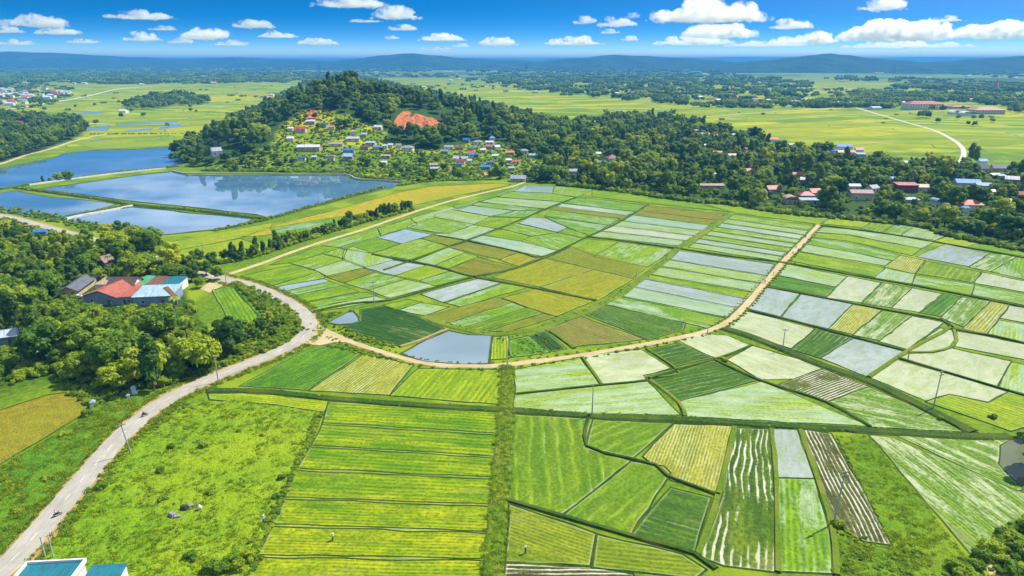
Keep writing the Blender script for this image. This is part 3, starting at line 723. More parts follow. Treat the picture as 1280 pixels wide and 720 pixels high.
f([(1176, 411), (1188, 413), (1193, 419), (1192, 429), (1183, 434), (1160, 440), (1138, 440)], 'cream'); f([(1198, 415), (1232, 421), (1310, 437), (1310, 455), (1280, 449), (1196, 433)], 'cream'); f([(1136, 443), (1165, 442), (1190, 436), (1262, 452), (1246, 482), (1180, 463), (1128, 447)], 'cream'); f([(1266, 454), (1310, 462), (1310, 500), (1249, 483)], 'pale')
f([(1119, 450), (1180, 467), (1257, 490), (1236, 502), (1187, 492), (1156, 500), (1089, 472)], 'cream'); f([(1188, 494), (1236, 505), (1262, 491), (1310, 504), (1310, 524), (1262, 538), (1160, 503)], 'lime')
f([(934, 390), (1016, 411), (988, 435), (910, 410)], 'cream'); f([(1020, 413), (1064, 423), (1023, 447), (991, 437)], 'rows', row=((1020, 413), (991, 437))); f([(1067, 424), (1129, 440), (1083, 470), (1028, 448)], 'white')
f([(850, 426), (880, 418), (908, 420), (935, 431), (906, 445), (893, 447)], 'cream'); f([(940, 433), (1030, 459), (991, 473), (951, 474), (911, 450)], 'cream'); f([(807, 470), (893, 452), (948, 474), (900, 487), (848, 501)], 'rows'); f([(813, 437), (847, 430), (890, 447), (841, 458)], 'rows'); f([(728, 446), (801, 438), (836, 460), (806, 469), (809, 475), (752, 481)], 'cream'); f([(643, 463), (724, 448), (749, 481), (646, 492)], 'pale')
f([(645, 494), (809, 478), (848, 518), (744, 517), (643, 509)], 'pale'); f([(849, 503), (953, 478), (1083, 532), (855, 520)], 'pale', row=((855, 520), (1083, 532))); f([(976, 481), (1029, 462), (1083, 483), (1030, 502)], 'mud'); f([(1036, 504), (1087, 485), (1214, 540), (1090, 533)], 'streak', row=((1036, 504), (1214, 540)))
# south side of the long canal
f([(641, 519), (739, 525), (730, 560), (786, 577), (700, 643), (636, 624)], 'rowsl', row=((641, 519), (636, 624))); f([(743, 525), (838, 530), (791, 571), (735, 558)], 'rowsl', row=((830, 530), (760, 560))); f([(844, 531), (917, 534), (896, 616), (840, 600), (806, 571)], 'rowsy', row=((917, 534), (896, 616))); f([(790, 578), (829, 584), (836, 591), (787, 668), (706, 645)], 'rowsl', row=((829, 584), (740, 655))); f([(839, 611), (887, 623), (867, 690), (792, 669)], 'rows', row=((792, 669), (867, 690)))
f([(638, 632), (743, 668), (736, 706), (634, 701)], 'grassy'); f([(748, 670), (852, 694), (880, 712), (868, 722), (743, 709)], 'grassy'); f([(634, 706), (735, 710), (790, 719), (800, 740), (630, 740)], 'mud')
f([(918, 536), (963, 537), (968, 600), (970, 714), (905, 706), (878, 696), (905, 620)], 'maze', row=((940, 536), (930, 700))); f([(967, 537), (998, 538), (1016, 597), (971, 596)], 'white', row=((967, 537), (971, 596))); f([(972, 599), (1017, 600), (1036, 668), (1040, 716), (974, 713)], 'half', row=((972, 599), (974, 713)))
f([(1004, 538), (1038, 543), (1082, 622), (1112, 680), (1080, 676), (1044, 656), (1025, 600)], 'mud', row=((1038, 543), (1112, 680))); f([(1089, 545), (1116, 548), (1278, 617), (1310, 632), (1310, 650), (1280, 650), (1216, 693)], 'streak', row=((1116, 548), (1260, 660))); f([(1125, 546), (1240, 549), (1262, 549), (1248, 556), (1246, 580), (1262, 597), (1276, 611), (1270, 613)], 'streak', row=((1125, 546), (1270, 613)))
# long beds, west of the hedge
LB = [(412, 503), (405, 530), (390, 558), (373, 587), (358, 623), (343, 657), (324, 695), (304, 735)]
RB = [(622, 515), (620, 543), (619, 572), (618, 598), (616, 632), (612, 666), (610, 700), (608, 735)]
strips(LB, RB, ['bed'])
f([(303, 482), (340, 462), (380, 440), (415, 430), (452, 440), (384, 487)], 'deep', row=((303, 482), (415, 430))); f([(390, 488), (456, 443), (515, 457), (486, 493)], 'rowsy', row=((390, 488), (456, 443))); f([(490, 494), (523, 462), (626, 463), (627, 505), (560, 500)], 'lime', row=((523, 462), (490, 494)))
f([(262, 493), (330, 492), (412, 500), (404, 514), (345, 505), (264, 499)], 'lime')
# west of the road
f([(-60, 530), (0, 513), (60, 494), (90, 490), (113, 507), (100, 521), (0, 581), (-60, 615)], 'olivefield', gap=.2); f([(267, 363), (290, 358), (328, 403), (310, 408), (294, 413)], 'green', row=((267, 363), (294, 413))); f([(292, 358), (318, 372), (350, 394), (330, 402)], 'deep')
f([(198, 318), (300, 299), (335, 311), (270, 329), (225, 326)], 'plainfield'); f([(300, 297), (345, 281), (420, 262), (500, 240), (540, 233), (625, 229), (640, 231), (600, 239), (548, 250), (470, 268), (400, 288)], 'goldfield', gap=.6); f([(340, 285), (400, 275), (470, 265), (505, 261), (420, 285), (375, 299), (345, 297)], 'half', z=.012); f([(215, 303), (290, 288), (340, 279), (335, 287), (290, 299), (225, 312)], 'plainfield')
for q in ([(40, 145.5), (125, 139.5), (127, 141.5), (42, 147.5)], [(107, 160), (135, 157), (133, 163), (108, 163)], [(147, 155), (220, 151), (220, 153), (147, 157)], [(171, 176), (200, 171), (201, 174), (175, 177)], [(202, 175), (215, 170), (219, 171), (206, 176)], [(115, 176), (147, 174), (146, 176), (116, 177)], [(205, 157), (240, 153), (236, 158), (200, 161)], [(160, 163), (190, 160), (186, 163), (158, 165)]): f(q, 'sky')
for q in ([(90, 178), (230, 170), (300, 168), (262, 178), (232, 181), (120, 186)], [(230, 152), (330, 146), (320, 152), (225, 158)], [(140, 145), (260, 141), (250, 146), (135, 150)]): f(q, 'plainfield')
RIMO = RIM.build('bund_path', M['bund']); struct(RIMO)
# bright light-green bund tracks and dark canal banks
def bank(pts, w, mat, h=.5): strip_mesh('bank_path', path_px(pts, 4), [(-w / 2, .0), (-w / 3, h), (w / 3, h), (w / 2, 0)], M[mat], .3)
bank([(914, 266), (882, 288), (849, 310), (826, 330), (800, 350), (776, 368), (752, 380), (725, 393), (700, 402), (678, 410), (650, 415), (620, 418), (590, 414), (557, 406), (530, 396)], 4.0, 'bundlight', .35)
bank([(735, 296), (772, 279), (810, 256)], 1.8, 'bund'); bank([(734, 296), (790, 303), (848, 311), (915, 321), (975, 328), (1060, 343), (1130, 355), (1210, 370), (1290, 386)], 2.0, 'bund')
bank([(720, 247), (683, 261), (646, 277), (583, 301), (560, 309), (517, 325), (480, 338)], 1.4, 'bund'); bank([(548, 295), (583, 301), (648, 315), (679, 321), (735, 296)], 1.4, 'bund')
bank([(465, 318), (500, 325), (544, 333), (590, 346), (660, 359), (700, 367), (745, 376)], 1.8, 'bund'); bank([(392, 390), (440, 380), (485, 376), (530, 364), (590, 347), (640, 337), (690, 319), (712, 308)], 1.8, 'bund')
bank([(958, 359), (1030, 373), (1103, 387), (1179, 401), (1192, 412), (1240, 420), (1310, 437)], 1.5, 'bund'); bank([(935, 388), (985, 400), (1060, 420), (1131, 439)], 1.5, 'bund'); bank([(1190, 409), (1160, 425), (1131, 441), (1086, 472)], 1.6, 'bundlight')
bank([(1192, 413), (1195, 425), (1190, 434), (1165, 441), (1135, 441)], 1.3, 'bundlight'); bank([(1122, 448), (1180, 465), (1260, 489), (1310, 504)], .9, 'bund'); bank([(1025, 282), (1060, 286), (1112, 293), (1170, 303), (1210, 310), (1310, 328)], 1.4, 'bund')
bank([(905, 411), (935, 420), (978, 437), (1030, 458), (1086, 477), (1150, 508), (1216, 541)], 4.2, 'bund', .6); bank([(262, 489), (330, 490), (415, 499), (520, 507), (628, 513), (740, 521), (850, 525), (960, 532), (1075, 538), (1150, 543), (1215, 546), (1262, 546)], 3.2, 'bund', .5)
bank([(634, 458), (634, 490), (632, 513), (628, 560), (624, 620), (619, 680), (614, 740)], 4.6, 'bundlight', .35); bank([(736, 520), (733, 558), (788, 574), (820, 582), (835, 596), (900, 620)], .9, 'bund'); bank([(632, 625), (700, 645), (790, 671), (868, 693), (895, 712)], 1.3, 'bund')
bank([(808, 436), (842, 459), (850, 468), (808, 474)], 1.2, 'bundlight'); bank([(646, 493), (752, 482), (808, 476), (850, 462), (905, 446), (940, 432)], 1.0, 'bund'); bank([(728, 447), (752, 481)], 1.2, 'bundlight')
bank([(808, 472), (848, 503), (856, 521)], 1.3, 'bundlight'); bank([(893, 450), (950, 476), (1033, 503), (1088, 534)], 1.1, 'bund'); bank([(1000, 538), (1022, 600), (1040, 660), (1046, 720)], 1.6, 'bundlight'); bank([(964, 537), (970, 600), (972, 716)], 1.3, 'bundlight'); bank([(918, 534), (898, 618), (872, 694)], 1.6, 'bundlight')
bank([(500, 434), (520, 428), (545, 418), (560, 412)], 1.4, 'shoulder'); bank([(688, 414), (718, 436)], 1.4, 'bundlight')
# water standing in the long canal
strip_mesh('canal_water', path_px([(420, 501.5), (520, 510), (628, 516), (740, 523.5), (850, 527.5), (960, 534.5), (1075, 540.5)], 5), [(-.35, .06), (.35, .06)], M['brown_pond'])
# rough grass: meadow with a lumpy surface
def lumpy(name, px, mat, cell, amp, z0=.05):
    P = ccw([G(*q) for q in px]); x0, x1 = min(p[0] for p in P), max(p[0] for p in P); y0, y1 = min(p[1] for p in P), max(p[1] for p in P)
    from mathutils import noise
    nx, ny = int((x1 - x0) / cell) + 2, int((y1 - y0) / cell) + 2; idx = {}; V = []; Fc = []
    for i in range(nx):
        for j in range(ny):
            x, y = x0 + i * cell, y0 + j * cell
            if inside(P, x, y):
                q = noise.fractal(Vector((x * .28, y * .28, 3.3)), .9, 2.2, 4)
                q2 = noise.noise(Vector((x * .06, y * .06, 9)))
                idx[i, j] = len(V); V.append((x + rnd.uniform(-.2, .2) * cell, y + rnd.uniform(-.2, .2) * cell, z0 + amp * (max(0, q + .25) * .8 + .25 * (q2 + .5))))
    for (i, j), a in idx.items():
        b, c, d = idx.get((i + 1, j)), idx.get((i + 1, j + 1)), idx.get((i, j + 1))
        if b is not None and c is not None and d is not None: Fc.append((a, b, c, d))
    return struct(mesh_obj(name, V, Fc, mat, smooth=True))
MEADOW = [(240, 505), (300, 500), (345, 507), (402, 516), (388, 556), (371, 586), (355, 622), (340, 656), (320, 696), (300, 740), (60, 760), (40, 720), (80, 660), (135, 590), (175, 545)]
lumpy('meadow', MEADOW, M['meadow'], .55, .42)
ROUGH = [(-60, 640), (-60, 622), (0, 586), (100, 526), (118, 510), (150, 497), (195, 495), (160, 520), (130, 550), (90, 596), (40, 652), (-20, 715), (-60, 745)]
lumpy('rough_ground', ROUGH, M['rough_green'], .55, .9)
GRASSFIELD = [(1044, 545), (1086, 546), (1140, 610), (1200, 690), (1240, 740), (1050, 740), (1044, 668), (1080, 680), (1114, 684), (1083, 622)]
lumpy('grass_field', GRASSFIELD, M['grassfield'], .5, .35)
# ------------------------------------------------------------------ vegetation prototypes (leaf clumps through the crown's volume)
def crown_mesh(name, seed, lobes, nleaf, leaf, mat, up=.35, core=.72):
    rs = np.random.RandomState(seed); V = []; Fc = []
    tot = sum(l[3] ** 2 for l in lobes)
    mb = MB()
    for (cx, cy, cz, r, sz) in lobes:
        k0 = len(mb.v); mb.ball((cx, cy, cz), r * core, 7, 5, (1, 1, sz))
        for q in range(k0, len(mb.v)):
            x, y, z = mb.v[q]; j = rs.uniform(.8, 1.15); mb.v[q] = (cx + (x - cx) * j, cy + (y - cy) * j, cz + (z - cz) * j)
    V += mb.v; Fc += mb.f
    for (cx, cy, cz, r, sz) in lobes:
        n = max(6, int(nleaf * r * r / tot))
        D = rs.normal(size=(n * 2, 3)); D /= np.linalg.norm(D, axis=1)[:, None]
        D = D[D[:, 2] > -.75 + up * .5][:n]
        for d in D:
            p = np.array([cx, cy, cz]) + d * r * rs.uniform(.74, 1.12) * np.array([1, 1, sz])
            bad = False
            for (ax, ay, az, ar, asz) in lobes:
                if (ax, ay, az) != (cx, cy, cz) and ((p[0] - ax) ** 2 + (p[1] - ay) ** 2 + ((p[2] - az) / asz) ** 2) < (ar * .66) ** 2: bad = True; break
            if bad: continue
            nn = d + rs.normal(size=3) * .38 + np.array([0, 0, .3]); nn /= np.linalg.norm(nn)
            a = np.cross(nn, [0, 0, 1]) if abs(nn[2]) < .95 else np.cross(nn, [1, 0, 0]); a /= np.linalg.norm(a); b = np.cross(nn, a)
            t = rs.uniform(0, 6.28); a, b = a * math.cos(t) + b * math.sin(t), b * math.cos(t) - a * math.sin(t)
            s = leaf * rs.uniform(.6, 1.3); k = len(V)
            V += [p - a * s, p - b * s * .62 - nn * s * .12, p + a * s, p + b * s * .62 - nn * s * .12]
            Fc.append((k, k + 1, k + 2, k + 3))
    me = bpy.data.meshes.new(name); me.from_pydata([tuple(map(float, v)) for v in V], [], Fc); me.materials.append(mat); me.update(); return me
def broad_lobes(seed, n=11, W=4.2, Hc=5.5, zb=3.0, flat=.8):
    q = random.Random(seed); L = [(0, 0, zb + Hc * .5, W * .58, flat * 1.1)]
    for i in range(n):
        a = i * 2.4 + q.uniform(-.4, .4); t = (i + .5) / n
        rr = W * (.35 + .35 * math.sin(math.pi * (.15 + .75 * t))) * q.uniform(.8, 1.15)
        L.append((rr * math.cos(a), rr * math.sin(a), zb + Hc * (.12 + .8 * t) + q.uniform(-.4, .4), W * q.uniform(.27, .42) * (1.15 - .4 * t), flat * q.uniform(.85, 1.15)))
    return L
def tall_lobes(seed, n=9, W=2.2, Hc=9.0, zb=3.0):
    q = random.Random(seed)
    return [(W * .4 * q.uniform(-1, 1), W * .4 * q.uniform(-1, 1), zb + Hc * (i + .5) / n, W * (1.0 - .55 * abs((i + .5) / n - .42) * 1.6) * q.uniform(.75, 1.1), 1.0) for i in range(n)]
def trunk_mesh(name, seed, h, r, limbs):
    q = random.Random(seed); mb = MB()
    pts = [(0, 0, -.3)] + [(q.uniform(-.15, .15) * i, q.uniform(-.15, .15) * i, h * (i + 1) / 4) for i in range(4)]
    mb.chain(pts, [r * 1.25, r, r * .8, r * .62, r * .4], 7)
    for i in range(limbs):
        a = i * 2.2 + q.uniform(-.5, .5); z0 = h * q.uniform(.45, .8); L = h * q.uniform(.3, .5)
        mid = (L * .5 * math.cos(a), L * .5 * math.sin(a), z0 + L * .45); end = (L * math.cos(a), L * math.sin(a), z0 + L * .8)
        mb.chain([(0, 0, z0), mid, end], [r * .5, r * .35, r * .15], 5)
    me = bpy.data.meshes.new(name); me.from_pydata(mb.v, [], mb.f); me.materials.append(M['bark']); me.update(); return me
def banana_mesh(name, seed, n=11, z0=2.2, k_=1.0, mat='leaf_bright'):
    q = random.Random(seed); V = []; Fc = []
    for i in range(n):
        a = i * 2.4 + q.uniform(-.3, .3); L = q.uniform(1.9, 2.8) * k_; w = q.uniform(.28, .42); el = q.uniform(.7, 1.25)
        prev = None
        for s in range(6):
            t = s / 5; rr = L * t * math.cos(el) * 1.0; z = z0 + L * (t * math.sin(el) - .75 * t * t); ww = w * math.sin(math.pi * min(.97, t * .9 + .08))
            c = (rr * math.cos(a), rr * math.sin(a), z); nx, ny = -math.sin(a), math.cos(a); k = len(V)
            V += [(c[0] - nx * ww, c[1] - ny * ww, c[2] - ww * .3), c, (c[0] + nx * ww, c[1] + ny * ww, c[2] - ww * .3)]
            if prev is not None: Fc += [(prev, k, k + 1, prev + 1), (prev + 1, k + 1, k + 2, prev + 2)]
            prev = k
    me = bpy.data.meshes.new(name); me.from_pydata(V, [], Fc); me.materials.append(M[mat]); me.update(); return me
def bamboo_mesh(name, seed):
    q = random.Random(seed); L = []
    for i in range(26):
        a = q.uniform(0, 6.28); s = q.uniform(.4, 1.0)
        for t in (.35, .55, .75, .92, 1.05):
            rr = s * 3.4 * t * t; L.append((rr * math.cos(a), rr * math.sin(a), 10.5 * t - s * 2.0 * t * t + q.uniform(-.3, .3), q.uniform(.55, .95), .8))
    return crown_mesh(name, seed, L, 3600, .34, M['leaf_bright'], 0, .5)
def tuft_mesh(name, seed, n, h, spread, w, mat):
    q = random.Random(seed); V = []; Fc = []
    for i in range(n):
        a = q.uniform(0, 6.28); r0 = spread * math.sqrt(q.random()); x, y = r0 * math.cos(a), r0 * math.sin(a); b = q.uniform(0, 6.28); l = h * q.uniform(.5, 1.2); ln = q.uniform(.2, .8) * l
        dx, dy = math.cos(b), math.sin(b); k = len(V); ww = w * q.uniform(.6, 1.4)
        V += [(x - dy * ww, y + dx * ww, 0), (x + dy * ww, y - dx * ww, 0), (x + dx * ln * .4 + dy * ww * .8, y + dy * ln * .4 - dx * ww * .8, l * .7), (x + dx * ln * .4 - dy * ww * .8, y + dy * ln * .4 + dx * ww * .8, l * .7), (x + dx * ln, y + dy * ln, l)]
        Fc += [(k, k + 1, k + 2, k + 3), (k + 3, k + 2, k + 4)]
    me = bpy.data.meshes.new(name); me.from_pydata(V, [], Fc); me.materials.append(mat); me.update(); return me

TREE = {}   # kind: (crown mesh, trunk mesh, height, radius, words)
for i, (m, w) in enumerate((('leaf_dark', 'dark round'), ('leaf_mid', 'mid-green round'), ('leaf_mid', 'spreading green'), ('leaf_dark', 'dark spreading'))):
    W = (4.2, 4.4, 5.2, 4.8)[i]; Hc = (6.5, 6.0, 5.4, 6.2)[i]
    TREE['broad%d' % i] = (crown_mesh('broad_crown', 20 + i, broad_lobes(20 + i, 12 + i, W, Hc, 3.0), 2300, .56, M[m]), trunk_mesh('trunk', i, 6.0, .26, 4), 3 + Hc, W, w)
TREE['tall'] = (crown_mesh('tall_crown', 31, tall_lobes(31), 1700, .5, M['leaf_dark']), trunk_mesh('trunk', 7, 9, .22, 2), 12.3, 2.3, 'tall narrow')
TREE['airy'] = (crown_mesh('airy_crown', 33, [(q.uniform(-2.3, 2.3), q.uniform(-2.3, 2.3), 4.5 + 8 * (i / 15) + q.uniform(-.6, .6), q.uniform(.9, 1.5), 1.0) for q in [random.Random(5)] for i in range(16)], 2000, .48, M['leaf_bright'], core=.5), trunk_mesh('trunk', 9, 9, .2, 4), 13, 3.2, 'airy pale-green')
TREE['bamboo'] = (bamboo_mesh('bamboo_crown', 35), trunk_mesh('trunk', 10, 7, .12, 3), 10, 3.8, 'arching bamboo')
TREE['banana'] = (banana_mesh('banana_crown', 36), trunk_mesh('trunk', 11, 2.3, .16, 0), 4, 2.4, 'low banana')
TREE['palm'] = (banana_mesh('palm_crown', 38, 19, 8.6, 1.35, 'leaf_mid'), trunk_mesh('trunk', 12, 8.8, .17, 0), 10.5, 3.2, 'slim-trunked palm')
SHRUB = {}
for i, m in enumerate(('leaf_shrub', 'leaf_mid', 'leaf_shrub')):
    q = random.Random(50 + i)
    SHRUB[i] = crown_mesh('shrub_crown', 50 + i, [(q.uniform(-.7, .7), q.uniform(-.7, .7), q.uniform(.4, 1.15), q.uniform(.45, .75), .9) for _ in range(7)], 620, .19, M[m], -.2)
# low-detail clump of several far trees
FARCL = []
for i, m in enumerate(('leaf_dark', 'leaf_dark', 'leaf_mid')):
    q = random.Random(70 + i); L = [(q.uniform(-14, 14), q.uniform(-14, 14), q.uniform(4.5, 8), q.uniform(3, 5.2), .95) for _ in range(13)]
    FARCL.append(crown_mesh('far_clump', 70 + i, L, 900, .9, M[m], core=.9))
TUFTS = [tuft_mesh('tuft', 80, 26, .55, .5, .05, M['leaf_grass']), tuft_mesh('tuft', 81, 22, .8, .6, .06, M['leaf_shrub']), tuft_mesh('tuft', 82, 34, .4, .7, .05, M['leaf_grass'])]

def proto_collection(name, meshes):
    c = bpy.data.collections.new(name)
    for i, me in enumerate(meshes):
        ms = me if isinstance(me, tuple) else (me,)
        o = bpy.data.objects.new('%s_%02d' % (name, i), ms[0]); c.objects.link(o)
    return c
def scatter(name, pts, coll, label=None, mat=None):
    """one object of kind stuff: pts = [(x,y,z,rot,scale,scale_z,kind)]"""
    me = bpy.data.meshes.new(name); me.from_pydata([p[:3] for p in pts], [], [])
    for nm, typ, k in (('rot', 'FLOAT', 3), ('sc', 'FLOAT', 4), ('scz', 'FLOAT', 5), ('pick', 'INT', 6)):
        a = me.attributes.new(nm, typ, 'POINT'); a.data.foreach_set('value', [p[k] for p in pts])
    o = bpy.data.objects.new(name, me); COL.objects.link(o); o['kind'] = 'stuff'
    if label: o['label'] = label
    ng = bpy.data.node_groups.new(name, 'GeometryNodeTree')
    ng.interface.new_socket('Geometry', in_out='INPUT', socket_type='NodeSocketGeometry'); ng.interface.new_socket('Geometry', in_out='OUTPUT', socket_type='NodeSocketGeometry')
    N = ng.nodes.new; gi, go = N('NodeGroupInput'), N('NodeGroupOutput')
    ci = N('GeometryNodeCollectionInfo'); ci.inputs[0].default_value = coll; ci.inputs['Separate Children'].default_value = True; ci.inputs['Reset Children'].default_value = True
    ip = N('GeometryNodeInstanceOnPoints'); ip.inputs['Pick Instance'].default_value = True
    def attr(nm, t):
        a = N('GeometryNodeInputNamedAttribute'); a.data_type = t; a.inputs[0].default_value = nm; return a.outputs[0]
    cr, cs = N('ShaderNodeCombineXYZ'), N('ShaderNodeCombineXYZ')
    ng.links.new(attr('rot', 'FLOAT'), cr.inputs[2]); s_ = attr('sc', 'FLOAT'); ng.links.new(s_, cs.inputs[0]); ng.links.new(s_, cs.inputs[1]); ng.links.new(attr('scz', 'FLOAT'), cs.inputs[2])
    ng.links.new(gi.outputs[0], ip.inputs['Points']); ng.links.new(ci.outputs[0], ip.inputs['Instance']); ng.links.new(attr('pick', 'INT'), ip.inputs['Instance Index'])
    ng.links.new(cr.outputs[0], ip.inputs['Rotation']); ng.links.new(cs.outputs[0], ip.inputs['Scale']); ng.links.new(ip.outputs[0], go.inputs[0])
    md = o.modifiers.new('scatter', 'NODES'); md.node_group = ng
    return o

# ------------------------------------------------------------------ labels that single things out
LAND = []   # (x, y, phrase)
def land(u, v, phrase): x, y, _ = at(u, v); LAND.append((x, y, phrase))
for a in ((245, 343, 'road fork'), (400, 415, 'road bend'), (150, 356, 'red-roofed farmhouse'), (98, 355, 'grey-roofed barn'), (60, 287, 'blue roadside shed'), (30, 425, 'blue hip-roofed house'), (130, 326, 'small white gable house'), (270, 190, 'white pond house'),
          (232, 187, 'far pond end'), (360, 222, 'pond wall'), (410, 183, 'long white warehouse'), (515, 152, 'orange soil cut'), (390, 145, 'small soil cut'), (435, 195, 'big pale-blue roof'), (572, 200, 'red-brown village roof'), (606, 208, 'bright blue village roof'), (655, 228, 'field track end'),
          (648, 222, 'grey gabled house'), (717, 216, 'white-fronted shed'), (765, 200, 'maroon pyramid roof'), (744, 153, 'lone white woodland house'), (850, 247, 'green field corner'), (890, 232, 'low orange wall'), (937, 213, 'red roof in woods'), (966, 236, 'red gable roof'), (1010, 244, 'twin red roofs'), (1076, 243, 'cream long house'),
          (1133, 231, 'flat-roofed maroon house'), (1212, 229, 'sprawling blue roof'), (1214, 256, 'orange hip roof'), (1260, 254, 'grey-brown roof'), (1055, 184, 'blue hall roof'), (965, 174, 'red field-edge house'), (1240, 208, 'slate twin roofs'), (1160, 133, 'red-roofed school'), (1238, 140, 'pink-roofed school block'), (1000, 219, 'orange woodland roof'), (900, 190, 'pink woodland roof'),
          (1275, 545, 'brown pool'), (1245, 690, 'sandy bank'), (70, 712, 'teal roof'), (480, 380, 'field pole'), (40, 150, 'far side grove'), (205, 122, 'island grove'), (880, 165, 'wood-edge hamlet'), (1195, 205, 'concrete lane'), (470, 265, 'golden field')): land(*a)
ORD = ['first', 'second', 'third', 'fourth', 'fifth', 'sixth', 'seventh', 'eighth', 'ninth', 'tenth', 'eleventh', 'twelfth', 'thirteenth', 'fourteenth', 'fifteenth', 'sixteenth', 'seventeenth', 'eighteenth', 'nineteenth', 'twentieth'] + ['twenty-%s' % q for q in ('first', 'second', 'third', 'fourth', 'fifth', 'sixth', 'seventh', 'eighth', 'ninth')] + ['thirtieth'] + ['thirty-%s' % q for q in ('first', 'second', 'third', 'fourth', 'fifth')]
PENDING = []   # (object, description, x, y)
def name_all():
    g = {}
    for o, d, x, y in PENDING:
        L = sorted(((x - a) ** 2 + (y - b) ** 2, i) for i, (a, b, _) in enumerate(LAND))
        i0 = L[0][1]; ax, ay, _ = LAND[i0]; dx, dy = x - ax, y - ay; best = None; n = math.hypot(dx, dy) + 1e-6
        for _, j in L[1:9]:
            ex, ey = LAND[j][0] - ax, LAND[j][1] - ay; c = (dx * ex + dy * ey) / (n * math.hypot(ex, ey) + 1e-6)
            if best is None or c > best[0]: best = (c, j)
        g.setdefault((d, i0, best[1]), []).append((n, o))
    for (d, i, j), it in g.items():
        it.sort(key=lambda q: q[0])
        for k, (_, o) in enumerate(it):
            o['label'] = ('%s, %s from the %s towards the %s' % (d, ORD[min(k, len(ORD) - 1)], LAND[i][2], LAND[j][2])) if len(it) > 1 else '%s between the %s and the %s' % (d, LAND[i][2], LAND[j][2])

